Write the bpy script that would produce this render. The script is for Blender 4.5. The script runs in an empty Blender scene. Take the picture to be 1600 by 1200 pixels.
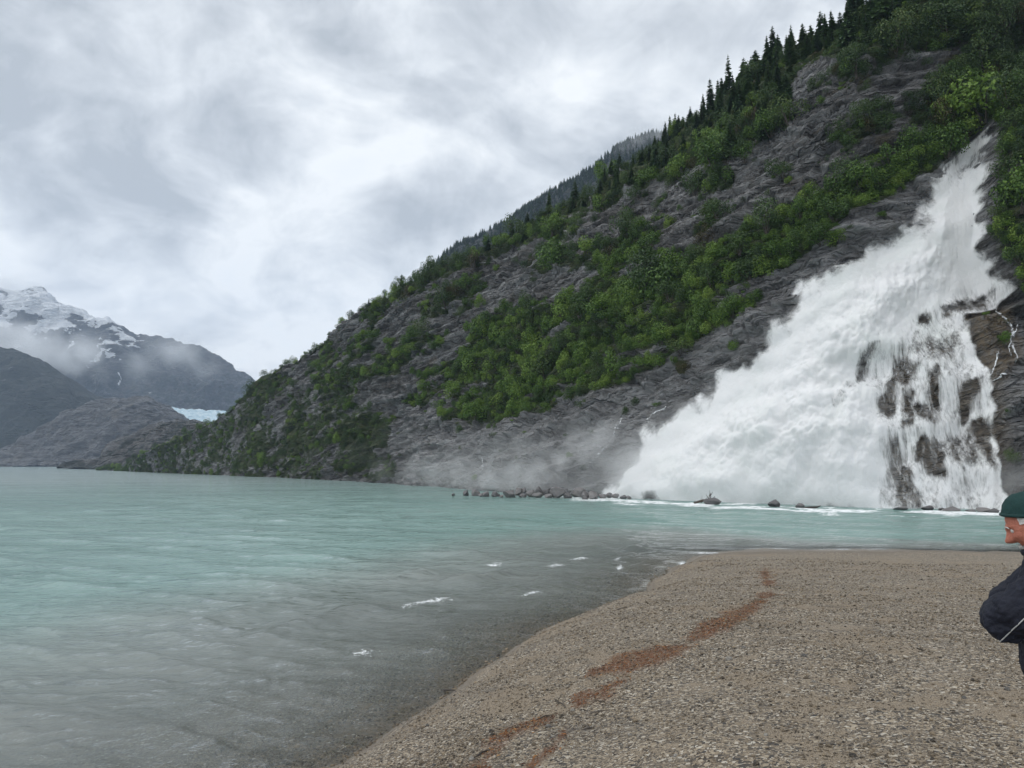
import bpy, bmesh, math, random
import numpy as np
from mathutils import Vector, Matrix
random.seed(7); rng = np.random.default_rng(11)
R = math.radians
scene = bpy.context.scene
C = scene.collection

# ------------------------------------------------------------------ camera, light, exposure
CAM_Z = 3.6
FPX, PX0, PY0 = 1109.0, 800.0, 600.0            # focal length in photo pixels (1600 x 1200)
HORIZON = 724.0
PITCH = math.atan((HORIZON - PY0) / FPX)
cam = bpy.data.cameras.new('camera'); cam_o = bpy.data.objects.new('camera', cam); C.objects.link(cam_o)
cam.sensor_width = 36.0; cam.lens = FPX / 1600 * 36.0
cam.clip_start = 0.05; cam.clip_end = 20000
cam_o.location = (0, 0, CAM_Z); cam_o.rotation_euler = (math.pi / 2 + PITCH, 0, 0)
scene.camera = cam_o
scene.view_settings.view_transform = 'Standard'; scene.view_settings.look = 'None'
scene.view_settings.gamma = 1; scene.view_settings.use_curve_mapping = False
scene.view_settings.exposure = 0.55
scene.render.engine = 'CYCLES'
cy = scene.cycles
cy.use_denoising = True
cy.max_bounces = 8; cy.diffuse_bounces = 3; cy.glossy_bounces = 2; cy.transmission_bounces = 2
cy.transparent_max_bounces = 24; cy.volume_bounces = 3
cy.volume_step_rate = 2.0; cy.volume_max_steps = 96
cy.caustics_reflective = False; cy.caustics_refractive = False

SUN_EL, SUN_AZ = R(50), R(-62)                    # azimuth from +Y, clockwise
world = bpy.data.worlds.new('World'); scene.world = world; world.use_nodes = True

class NT:
    """tiny helper round a node tree"""
    def __init__(s, tree): s.t = tree; tree.nodes.clear()
    def n(s, typ, **kw):
        nd = s.t.nodes.new(typ)
        ins = kw.pop('ins', {})
        for k, v in kw.items(): setattr(nd, k, v)
        for k, v in ins.items():
            if isinstance(v, bpy.types.NodeSocket): s.t.links.new(v, nd.inputs[k])
            else: nd.inputs[k].default_value = v
        return nd
    def link(s, a, b): s.t.links.new(a, b)
    def math(s, op, a, b=None, clamp=False):
        nd = s.t.nodes.new('ShaderNodeMath'); nd.operation = op; nd.use_clamp = clamp
        for i, v in enumerate((a, b)):
            if v is None: continue
            if isinstance(v, bpy.types.NodeSocket): s.t.links.new(v, nd.inputs[i])
            else: nd.inputs[i].default_value = v
        return nd.outputs[0]
    def vmath(s, op, a, b=None, scale=None):
        nd = s.t.nodes.new('ShaderNodeVectorMath'); nd.operation = op
        for i, v in enumerate((a, b)):
            if v is None: continue
            if isinstance(v, bpy.types.NodeSocket): s.t.links.new(v, nd.inputs[i])
            else: nd.inputs[i].default_value = v
        if scale is not None: nd.inputs['Scale'].default_value = scale
        return nd.outputs['Value'] if op in ('DOT_PRODUCT', 'LENGTH') else nd.outputs[0]
    def mix(s, fac, a, b, blend='MIX'):
        nd = s.t.nodes.new('ShaderNodeMix'); nd.data_type = 'RGBA'; nd.blend_type = blend
        for i, v in ((0, fac), (6, a), (7, b)):
            if isinstance(v, bpy.types.NodeSocket): s.t.links.new(v, nd.inputs[i])
            elif i and not hasattr(v, '__len__'): nd.inputs[i].default_value = (v, v, v, 1)
            else: nd.inputs[i].default_value = (*v, 1) if i and len(v) == 3 else v
        return nd.outputs[2]
    def noise(s, vec, scale, detail=4, rough=.55, dist=0.0, lac=2.0, dims='3D'):
        return s.n('ShaderNodeTexNoise', noise_dimensions=dims, ins={'Vector': vec, 'Scale': scale, 'Detail': detail, 'Roughness': rough, 'Distortion': dist, 'Lacunarity': lac}).outputs['Fac']
    def voro(s, vec, scale, feature='F1', out='Distance', rand=1.0):
        return s.n('ShaderNodeTexVoronoi', feature=feature, ins={'Vector': vec, 'Scale': scale, 'Randomness': rand}).outputs[out]
    def ramp(s, fac, stops, interp='LINEAR'):
        nd = s.t.nodes.new('ShaderNodeValToRGB'); cr = nd.color_ramp; cr.interpolation = interp
        while len(cr.elements) < len(stops): cr.elements.new(0.5)
        for e, (p, c) in zip(cr.elements, stops):
            e.position = p; e.color = (c, c, c, 1) if not hasattr(c, '__len__') else (*c, 1)
        s.link(fac, nd.inputs[0]); return nd.outputs[0]
    def mr(s, v, a, b, c=0.0, d=1.0, smooth=True):
        nd = s.n('ShaderNodeMapRange', ins={0: v, 1: a, 2: b, 3: c, 4: d}, clamp=True)
        if smooth: nd.interpolation_type = 'SMOOTHSTEP'
        return nd.outputs[0]
    def attr(s, name, out='Fac'): return s.n('ShaderNodeAttribute', attribute_name=name).outputs[out]
    def bump(s, h, strength, dist, normal=None):
        nd = s.n('ShaderNodeBump', ins={'Height': h, 'Strength': strength, 'Distance': dist})
        if normal is not None: s.link(normal, nd.inputs['Normal'])
        return nd.outputs[0]
    def mapped(s, vec, scale=(1, 1, 1), rot=(0, 0, 0), loc=(0, 0, 0)):
        return s.n('ShaderNodeMapping', ins={'Vector': vec, 'Scale': scale, 'Rotation': rot, 'Location': loc}).outputs[0]

def build_world():
    w = NT(world.node_tree)
    sky = w.n('ShaderNodeTexSky', sky_type='NISHITA', sun_disc=False, sun_elevation=SUN_EL, sun_rotation=SUN_AZ)
    d = w.n('ShaderNodeTexCoord').outputs['Generated']
    sep = w.n('ShaderNodeSeparateXYZ', ins={0: d})
    z = w.math('MAXIMUM', sep.outputs[2], 0.0)
    den = w.math('ADD', z, 0.50)
    px = w.math('DIVIDE', sep.outputs[0], den); py = w.math('DIVIDE', sep.outputs[1], den)
    p = w.n('ShaderNodeCombineXYZ', ins={0: px, 1: py, 2: 0.0}).outputs[0]
    p = w.mapped(p, scale=(1.35, 1.45, 1), rot=(0, 0, R(-14)), loc=(3.1, 0.4, 0))
    big = w.noise(p, 1.5, 2, .5, .3)
    mid = w.noise(p, 3.3, 8, .56, .5)
    fine = w.noise(p, 8.5, 6, .6, .6)
    v = w.math('ADD', w.math('MULTIPLY', big, .52), w.math('ADD', w.math('MULTIPLY', mid, .66), w.math('MULTIPLY', fine, .22)))
    v = w.math('SUBTRACT', v, .100)
    # brighter cloud base towards the horizon, as far ahead as the clouds thin out
    low = w.mr(z, 0.05, 0.42, 0.105, 0.0)
    v = w.math('ADD', v, low)
    col = w.ramp(v, [(0.49, (.46, .495, .535)), (0.56, (.605, .64, .68)), (0.625, (.765, .80, .835)), (0.71, (.96, .985, 1.0))])
    col = w.mix(1.0, col, (7.5, 7.5, 7.5), 'MULTIPLY')
    thin = w.mr(v, 0.70, 0.9, 0.0, 0.12)
    allc = w.mix(thin, col, sky.outputs[0])
    bg = w.n('ShaderNodeBackground', ins={'Color': allc, 'Strength': 0.1})
    w.link(bg.outputs[0], w.n('ShaderNodeOutputWorld').inputs[0])
build_world()

sun = bpy.data.lights.new('sun', 'SUN'); sun.energy = 1.5; sun.angle = R(105); sun.color = (1.0, .97, .93)
sun_o = bpy.data.objects.new('sun', sun); C.objects.link(sun_o)
sd = Vector((math.sin(SUN_AZ) * math.cos(SUN_EL), math.cos(SUN_AZ) * math.cos(SUN_EL) * -1, math.sin(SUN_EL)))
sun_o.rotation_euler = (-sd).to_track_quat('-Z', 'Y').to_euler()

# ------------------------------------------------------------------ helpers
CP, SP = math.cos(PITCH), math.sin(PITCH)
CAM = np.array([0, 0, CAM_Z]); FW = np.array([0, CP, SP]); UP = np.array([0, -SP, CP])
def ray(px, py):
    px = np.asarray(px, float); py = np.asarray(py, float)
    a = (px - PX0) / FPX; b = (PY0 - py) / FPX
    return np.stack([a, CP - b * SP, SP + b * CP], -1)           # y component about 1
def at(px, py, dist):                                             # point at a given distance along +Y
    r = ray(px, py); return CAM + r * (dist / r[..., 1:2] if r.ndim > 1 else dist / r[1])
def on_plane(px, py, z=0.0):
    r = ray(px, py); return CAM + r * ((z - CAM_Z) / r[..., 2:3] if r.ndim > 1 else (z - CAM_Z) / r[2])
def project(P):
    d = P - CAM; w = np.maximum(d @ FW, 1e-3)
    return PX0 + FPX * d[..., 0] / w, PY0 - FPX * (d @ UP) / w

def _hash(ix, iy, iz, seed):
    h = (ix.astype(np.uint32) * np.uint32(0x8da6b343)) ^ (iy.astype(np.uint32) * np.uint32(0xd8163841)) ^ (iz.astype(np.uint32) * np.uint32(0xcb1ab31f)) ^ np.uint32(seed * 0x9e3779b1 & 0xffffffff)
    h ^= h >> np.uint32(15); h *= np.uint32(0x2c1b3c6d); h ^= h >> np.uint32(12); h *= np.uint32(0x297a2d39); h ^= h >> np.uint32(15)
    return h
_G = np.array([[1,1,0],[-1,1,0],[1,-1,0],[-1,-1,0],[1,0,1],[-1,0,1],[1,0,-1],[-1,0,-1],[0,1,1],[0,-1,1],[0,1,-1],[0,-1,-1],[1,1,0],[-1,1,0],[0,-1,1],[0,-1,-1]], np.float32)
def perlin(P, scale=1.0, seed=0):
    P = np.asarray(P, np.float64) * scale
    i = np.floor(P).astype(np.int64); f = (P - i).astype(np.float32)
    u = f * f * f * (f * (f * 6 - 15) + 10)
    out = []
    for dx in (0, 1):
        for dy in (0, 1):
            for dz in (0, 1):
                g = _G[_hash(i[..., 0] + dx, i[..., 1] + dy, i[..., 2] + dz, seed) & np.uint32(15)]
                out.append(g[..., 0] * (f[..., 0] - dx) + g[..., 1] * (f[..., 1] - dy) + g[..., 2] * (f[..., 2] - dz))
    ux, uy, uz = u[..., 0], u[..., 1], u[..., 2]
    c = [o0 + (o1 - o0) * uz for o0, o1 in zip(out[0::2], out[1::2])]
    c = [c[0] + (c[1] - c[0]) * uy, c[2] + (c[3] - c[2]) * uy]
    return c[0] + (c[1] - c[0]) * ux
def fbm(P, scale, octs=4, seed=0, gain=.5, lac=2.03, mode=''):
    s = 0; a = 1.0
    for k in range(octs):
        n = perlin(P, scale, seed + k * 17)
        if mode == 'ridge': n = 1 - 2 * np.abs(n)
        elif mode == 'billow': n = 2 * np.abs(n)
        s = s + a * n; a *= gain; scale *= lac
    return s
def sstep(a, b, x):
    t = np.clip((x - a) / (b - a), 0, 1); return t * t * (3 - 2 * t)
def poly_sd(x, y, poly):
    """signed distance to a polygon, positive inside"""
    p = np.asarray(poly, float); q = np.roll(p, -1, 0)
    best = np.full(x.shape, 1e18); inside = np.zeros(x.shape, bool)
    for (ax, ay), (bx, by) in zip(p, q):
        ex, ey = bx - ax, by - ay
        t = np.clip(((x - ax) * ex + (y - ay) * ey) / (ex * ex + ey * ey + 1e-12), 0, 1)
        best = np.minimum(best, (x - ax - t * ex) ** 2 + (y - ay - t * ey) ** 2)
        c = ((ay > y) != (by > y)) & (x < ex * (y - ay) / (ey if ey else 1e-12) + ax)
        inside ^= c
    return np.sqrt(best) * np.where(inside, 1, -1)
def line_d(x, y, pts):
    best = np.full(x.shape, 1e18)
    for (ax, ay), (bx, by) in zip(pts[:-1], pts[1:]):
        ex, ey = bx - ax, by - ay
        t = np.clip(((x - ax) * ex + (y - ay) * ey) / (ex * ex + ey * ey + 1e-12), 0, 1)
        best = np.minimum(best, (x - ax - t * ex) ** 2 + (y - ay - t * ey) ** 2)
    return np.sqrt(best)

def grid_mesh(name, P, attrs=None, keep=None, smooth=True):
    """P: (rows, cols, 3) points -> a mesh of quads; attrs: name -> (rows, cols) floats"""
    r, c = P.shape[:2]
    idx = np.arange(r * c).reshape(r, c)
    q = np.stack([idx[:-1, :-1], idx[:-1, 1:], idx[1:, 1:], idx[1:, :-1]], -1)
    if keep is not None:
        k = keep[:-1, :-1] | keep[:-1, 1:] | keep[1:, 1:] | keep[1:, :-1]
        q = q[k]
    q = q.reshape(-1, 4); V = P.reshape(-1, 3)
    at_ = {k: (v.reshape(-1, 3) if v.ndim == 3 else v.reshape(-1)) for k, v in (attrs or {}).items()}
    if keep is not None:
        used, inv = np.unique(q, return_inverse=True); q = inv.reshape(-1, 4); V = V[used]; at_ = {k: v[used] for k, v in at_.items()}
    return raw_mesh(name, V, q, at_, smooth)
def raw_mesh(name, V, F, attrs=None, smooth=True):
    me = bpy.data.meshes.new(name); V = np.asarray(V, np.float32); F = np.asarray(F, np.int32)
    k = F.shape[1]
    me.vertices.add(len(V)); me.vertices.foreach_set('co', V.ravel())
    me.loops.add(F.size); me.loops.foreach_set('vertex_index', F.ravel())
    me.polygons.add(len(F)); me.polygons.foreach_set('loop_start', np.arange(0, F.size, k, dtype=np.int32))
    me.update(calc_edges=True); me.validate()
    me.polygons.foreach_set('use_smooth', np.full(len(me.polygons), smooth, bool))
    for n, v in (attrs or {}).items():
        v = np.asarray(v, np.float32)
        if v.ndim == 1: me.attributes.new(n, 'FLOAT', 'POINT').data.foreach_set('value', v)
        else: me.attributes.new(n, 'FLOAT_VECTOR', 'POINT').data.foreach_set('vector', v.ravel())
    return me
def obj(name, me, mat=None, parent=None, loc=None):
    o = bpy.data.objects.new(name, me); C.objects.link(o)
    if mat is not None: me.materials.clear(); me.materials.append(mat)
    if parent is not None: o.parent = parent
    if loc is not None: o.location = loc
    return o
def tag(o, label=None, cat=None, group=None, kind=None):
    if label: o['label'] = label
    if cat: o['category'] = cat
    if group: o['group'] = group
    if kind: o['kind'] = kind
    return o
def empty(name, loc=(0, 0, 0), rot=(0, 0, 0), scale=(1, 1, 1)):
    o = bpy.data.objects.new(name, None); C.objects.link(o); o.location = loc; o.rotation_euler = rot; o.scale = scale
    o.empty_display_size = .2
    return o
def copy_tree(o, parent=None):
    c = o.copy(); C.objects.link(c); c.parent = parent
    for ch in list(o.children): copy_tree(ch, c)
    return c
def material(name):
    m = bpy.data.materials.new(name); m.use_nodes = True
    return m, NT(m.node_tree)
def principled(t, **ins):
    return t.n('ShaderNodeBsdfPrincipled', ins={k.replace('_', ' '): v for k, v in ins.items()})
def finish(t, shader, vol=None):
    out = t.n('ShaderNodeOutputMaterial')
    if shader is not None: t.link(shader, out.inputs['Surface'])
    if vol is not None: t.link(vol, out.inputs['Volume'])

# ------------------------------------------------------------------ materials of the setting
def rock_material(name, dark, light, far=False, moss=True, snow=False):
    m, t = material(name)
    pos = t.n('ShaderNodeNewGeometry').outputs['Position']
    k = 0.12 if far else 1.0
    # bedding runs nearly level, so stretch along it
    bedv = pos if far else t.attr('bed', 'Vector')
    st = t.mapped(bedv, scale=(.35 * k, .35 * k, 1.6 * k))
    n1 = t.noise(st, .9, 8, .62, .6)
    n2 = t.noise(pos, .13 * k, 4, .55)
    n3 = t.noise(pos, 3.0 * k, 6, .65)
    f = t.math('ADD', t.math('MULTIPLY', n1, .6), t.math('ADD', t.math('MULTIPLY', n2, .35), t.math('MULTIPLY', n3, .3)))
    f = t.math('ADD', f, t.math('MULTIPLY', t.math('SUBTRACT', t.noise(t.mapped(bedv, scale=(.3 * k, .3 * k, 4.5 * k)), 1.3, 6, .7, .6), .5), .34))
    wb = t.vmath('ADD', bedv, t.vmath('SCALE', t.n('ShaderNodeTexNoise', ins={'Vector': bedv, 'Scale': .5 * k, 'Detail': 4.0}).outputs['Color'], scale=1.1 / k))
    b1 = t.n('ShaderNodeSeparateColor', ins={0: t.voro(t.mapped(wb, scale=(.11 * k, .2 * k, .72 * k)), 1.0, 'F1', 'Color')}).outputs[0]
    b2 = t.n('ShaderNodeSeparateColor', ins={0: t.voro(t.mapped(wb, scale=(.27 * k, .4 * k, 1.8 * k)), 1.0, 'F1', 'Color')}).outputs[1]
    f = t.math('ADD', f, t.math('ADD', t.math('MULTIPLY', t.math('SUBTRACT', b1, .5), .13), t.math('MULTIPLY', t.math('SUBTRACT', b2, .5), .12)))
    col = t.ramp(f, [(.48, dark), (.605, tuple(.4 * (a + b) for a, b in zip(dark, light))), (.73, light)])  # rock's own streaks and blocks, contrast raised in the colour to replace lost shading
    crk = t.math('MAXIMUM', t.mr(t.voro(t.mapped(wb, scale=(.11 * k, .2 * k, .72 * k)), 1.0, 'DISTANCE_TO_EDGE'), 0.0, .055, 1, 0), t.math('MULTIPLY', t.mr(t.voro(t.mapped(wb, scale=(.27 * k, .4 * k, 1.8 * k)), 1.0, 'DISTANCE_TO_EDGE'), 0.0, .07, 1, 0), .8))
    crk = t.math('MULTIPLY', crk, t.mr(n2, .38, .55))
    col = t.mix(t.math('MULTIPLY', crk, .75), col, (.018, .018, .02))
    # lichen and iron tints
    tint = t.noise(pos, .35 * k, 5, .6, .3)
    col = t.mix(t.mr(tint, .56, .72, 0, .55), col, (.10, .082, .05))
    if not far:
        pl = t.math('MULTIPLY', t.attr('pale'), t.mr(n1, .3, .62, .35, 1.0)); col = t.mix(t.math('MULTIPLY', pl, .75), col, (.34, .342, .348))
    tan_ = t.attr('tan'); col = t.mix(t.math('MULTIPLY', tan_, t.mr(n3, .35, .6, .25, .85)), col, (.20, .145, .080))
    stain = t.noise(t.mapped(pos, scale=(.4 * k, .4 * k, 1.2 * k), rot=(R(4), R(-5), 0)), .16, 6, .66, .8)
    col = t.mix(t.math('MULTIPLY', t.mr(stain, .47, .63, 0, .55), 1.0 if far else t.math('SUBTRACT', 1.0, t.math('MULTIPLY', t.attr('pale'), .75))), col, (.034, .029, .023))
    rough = t.mr(stain, .38, .6, .24, .6)
    if moss:
        veg = t.attr('veg')
        g = t.ramp(t.noise(pos, .8 * k, 6, .65), [(.3, (.018, .030, .010)), (.5, (.040, .060, .018)), (.64, (.075, .085, .032)), (.75, (.105, .088, .048))] if not far else [(.3, (.009, .014, .012)), (.6, (.020, .028, .022)), (.75, (.040, .042, .034))])
        mk = t.mr(t.math('ADD', veg, t.math('MULTIPLY', t.math('SUBTRACT', t.noise(pos, .6 * k, 7, .68), .5), 1.5)), .40, .62)
        col = t.mix(mk, col, g)
        rough = t.math('MAXIMUM', rough, t.math('MULTIPLY', mk, .9))
    if snow:
        sn = t.noise(t.mapped(pos, scale=(.5, .3, 1.0), rot=(0, R(-28), 0)), .045, 8, .72, .5)
        sm = t.mr(t.math('ADD', t.attr('snow'), t.math('MULTIPLY', t.math('SUBTRACT', sn, .5), 2.6)), .47, .57); col = t.mix(sm, col, (.80, .83, .87)); rough = t.math('MAXIMUM', rough, sm)
    h = t.math('ADD', t.math('MULTIPLY', n1, 1.0), t.math('SUBTRACT', t.math('MULTIPLY', n3, .45), t.math('MULTIPLY', crk, .5)))
    fine = t.noise(t.mapped(bedv, scale=(.5 * k, .5 * k, 5.0 * k)), 1.0, 8, .7, .8)
    h = t.math('ADD', h, t.math('MULTIPLY', fine, .55))
    nrm = t.bump(h, 1.0, .95 / k)
    bs = principled(t, Base_Color=col, Roughness=rough, Normal=nrm)
    bs.inputs['Specular IOR Level'].default_value = .55
    finish(t, bs.outputs[0]); return m
M_HILL = rock_material('wet_slate', (.018, .018, .018), (.31, .31, .312))
M_FAR = rock_material('far_rock', (.016, .018, .022), (.055, .057, .066), far=True, snow=True)
M_MID = rock_material('scoured_rock', (.024, .025, .027), (.098, .098, .102), far=True, snow=True)

def strata(P, w, seed, amps):
    """bedding ledges: rounded steps along the level coordinate w"""
    D = 0
    for per, amp, warp in amps:
        q = w / per + warp * fbm(P * np.array([1, 1, .45]), .55 / per, 3, seed); seed += 31
        fr = q - np.floor(q)
        prof = np.where(fr < .14, fr / .14, 1 - ((fr - .14) / .86) ** .75)
        mod = .35 + .65 * sstep(-.25, .35, perlin(P, .35 / per, seed + 5))
        D = D + amp * mod * (prof - .5)
    return D
def normals(P):
    du = np.gradient(P, axis=1); dv = np.gradient(P, axis=0)
    n = np.cross(du, dv); return n / np.maximum(np.linalg.norm(n, axis=-1, keepdims=True), 1e-9)

def resample(pts, n, key=None):
    pts = np.asarray(pts, float); k = np.asarray(key if key is not None else np.arange(len(pts)), float)
    # monotone-ish smooth interpolation: linear then smoothed
    x = np.linspace(k[0], k[-1], n)
    out = np.stack([np.interp(x, k, pts[:, i]) for i in range(pts.shape[1])], -1)
    return out
def smooth1(a, w):
    ker = np.hanning(w + 2)[1:-1]; ker /= ker.sum()
    p = np.pad(a, ((w // 2, w - 1 - w // 2), (0, 0)), mode='reflect', reflect_type='odd')
    return np.stack([np.convolve(p[:, i], ker, 'valid') for i in range(a.shape[1])], -1)

# ------------------------------------------------------------------ the hillside of the falls
PHI = R(33.5)                                                     # uphill heading
ST = [((150, 735.0), (152, 733.5)), ((186, 736), (190, 731)), ((260, 739), (240, 700)), ((330, 742), (330, 664)), ((390, 744.5), (400, 606)), ((440, 746.5), (455, 567)),
      ((500, 749.5), (540, 507)), ((550, 752), (605, 460)), ((600, 755), (690, 416)), ((640, 758), (765, 388)), ((690, 762), (900, 318)),
      ((740, 766), (1000, 262)), ((830, 771), (1100, 190)), ((950, 777), (1195, 122)), ((1080, 784), (1290, 66)),
      ((1250, 790), (1400, -5)), ((1400, 795), (1600, -100)), ((1570, 797), (1780, -190)), ((1750, 803), (2000, -300))]
Ss, Rs, key = [], [], []
for (a, b) in ST:
    S = on_plane(*a); r = ray(*b)
    ph = PHI
    n = np.array([math.cos(ph), math.sin(ph)])
    # CAM + k r = S + t n  (horizontal)
    A = np.array([[r[0], -n[0]], [r[1], -n[1]]]); k, tt = np.linalg.solve(A, S[:2] - CAM[:2])
    Rp = CAM + k * r
    Ss.append(S); Rs.append(Rp); key.append(a[0])
    #print('station', a, b, S.round(1), Rp.round(1), 't %.1f slope %.0f' % (tt, math.degrees(math.atan2(Rp[2], tt))))
NU, NV = 1250, 520
# spread the columns by picture width of foot and crest together
wk = np.cumsum([0] + [max(30, math.hypot(Rs_b[0] - Rs_a[0], Rs_b[1] - Rs_a[1]) / max(1, .5 * (np.linalg.norm(Rs_a) + np.linalg.norm(Rs_b))) * 1100 * .5 + .5 * abs(k1 - k0))
                      for Rs_a, Rs_b, k0, k1 in zip(Rs[:-1], Rs[1:], key[:-1], key[1:])])
S_ = smooth1(resample(Ss, NU, wk), 61); R_ = smooth1(resample(Rs, NU, wk), 61)
R_[:, 2] = np.maximum(R_[:, 2], .3)
v = np.linspace(-.04, 1.0, NV)
prof_h = np.where(v < 0, v, v ** 1.0); 
bulge = .10 * np.sin(np.pi * np.clip(v, 0, 1)) - .05 * np.sin(2 * np.pi * np.clip(v, 0, 1))
base = S_[None] + (R_ - S_)[None] * v[:, None, None]
base[..., 2] += (bulge[:, None] * R_[None, :, 2])
# beyond the crest: roll over to a gently rising wooded shelf behind
NB = 60; vb = np.linspace(0, 1, NB + 1)[1:]
nh = np.array([math.cos(PHI), math.sin(PHI), 0])
dz = np.gradient(base[:, :, 2], axis=0)[-1]
back = R_[None] + vb[:, None, None] ** 1.3 * 40 * nh
back[..., 2] += (-6 * vb ** 1.5)[:, None] * np.clip(R_[None, :, 2] / 40, 0, 1)
base = np.concatenate([base, back], 0)
vv = np.concatenate([v, 1 + vb])
for _ in range(2):                                                # round the crest
    z = base.copy(); z[1:-1] = .25 * base[:-2] + .5 * base[1:-1] + .25 * base[2:]; base = z
N0 = normals(base)
if N0[NV // 2, NU // 2, 2] < 0: N0 = -N0
X0, Y0 = project(base)

FALLS = [(1497, 236), (1512, 220), (1532, 209), (1530, 262), (1527, 330), (1530, 385), (1548, 415), (1574, 462), (1562, 478), (1512, 490), (1517, 530), (1540, 600), (1555, 690), (1562, 740),
         (1580, 800), (1560, 830), (1250, 820), (880, 800), (930, 750), (985, 690), (1045, 625), (1105, 580), (1180, 545), (1225, 490), (1245, 455), (1300, 425), (1335, 395), (1365, 365), (1430, 330), (1442, 290), (1468, 262)]
falls_sd = poly_sd(X0, Y0, FALLS)
# large relief of the slope: gully under the falls, the buttress on its near side, benches
wallp = [(1528, 190), (1620, 90), (2100, -100), (2100, 900), (1585, 900), (1578, 800), (1560, 700), (1540, 600), (1516, 500), (1580, 476), (1552, 420), (1531, 380), (1527, 290)]
wall_sd = poly_sd(X0, Y0, wallp)
rockdome = sstep(0, 260, falls_sd)
D = 1.6 * fbm(base, 1 / 26, 3, 3)
butt = sstep(-8, 14, wall_sd) * (1.2 + 3.2 * sstep(560, 380, Y0)) * sstep(5000, 1500, X0)
D += butt
D -= 1.6 * sstep(-20, 40, falls_sd) * sstep(1.02, .8, vv)[:, None]
P1 = base + N0 * D[..., None]
w_ = P1[..., 2] - .20 * (P1[..., 0] * .55 - P1[..., 1] * .83)
det = strata(P1, w_, 101, [(8.0, 1.5, .8), (3.1, .95, .7), (1.25, .46, .6), (.62, .24, .5)])
sl = np.stack([P1[..., 0] * .5, P1[..., 1] * .5, P1[..., 2] * 1.4], -1)
HX_ = X0
al = P1[..., 0] * .55 - P1[..., 1] * .83; pn = P1[..., 0] * .83 + P1[..., 1] * .55
def blocks(L, Hh, warp, seed):
    wq = w_ / Hh + warp * fbm(P1, .4 / L, 3, seed) + .35 * perlin(P1, 1 / 14, seed + 1); row = np.floor(wq)
    aq = al / L + warp * fbm(P1, .5 / L, 3, seed + 2) + _hash(row.astype(np.int64), row.astype(np.int64) * 0, row.astype(np.int64) * 0, seed) / 4294967296.0
    c = np.floor(aq).astype(np.int64); hv_ = _hash(row.astype(np.int64), c, c * 0, seed + 9) / 4294967296.0
    return hv_ - .5
det += .95 * blocks(9.5, 2.0, .55, 970) + .52 * blocks(5.0, .95, .5, 980) + .24 * blocks(2.4, .45, .4, 990)
det += .40 * fbm(sl, 1 / 6, 5, 41, .55, 2.1)
det += .20 * (fbm(sl, 1 / 2.6, 3, 77, .5, 2.1, 'ridge') - .6) * sstep(-.2, .3, perlin(P1, 1 / 20, 8))
# sharp-sided blocks split by joints running up to the right
jd = np.stack([P1[..., 0] * .55 - P1[..., 1] * .83 + P1[..., 2] * .8, P1[..., 2] * 1.0 + P1[..., 0] * .1, P1[..., 1] * .1], -1)
jn = perlin(jd, 1 / 2.2, 5); det -= .42 * sstep(.06, 0, np.abs(jn)) * sstep(-.1, .25, perlin(P1, 1 / 9, 15))
jn = perlin(jd, 1 / 1.3, 26); det -= .24 * sstep(.05, 0, np.abs(jn)) * sstep(900, 700, HX_)
jn = perlin(jd, 1 / .95, 6); det -= .2 * sstep(.09, 0, np.abs(jn)) * sstep(-.1, .25, perlin(P1, 1 / 7, 25))
det *= sstep(1.35, 1.0, vv)[:, None]
det *= .45 + .55 * sstep(330, 620, X0)
det *= 1 - .5 * sstep(-15, 25, falls_sd) * 1.0
HP = P1 + N0 * det[..., None]
HN = normals(HP); HN = HN if HN[NV // 2, NU // 2, 2] > 0 else -HN
HX, HY = project(HP)

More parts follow.
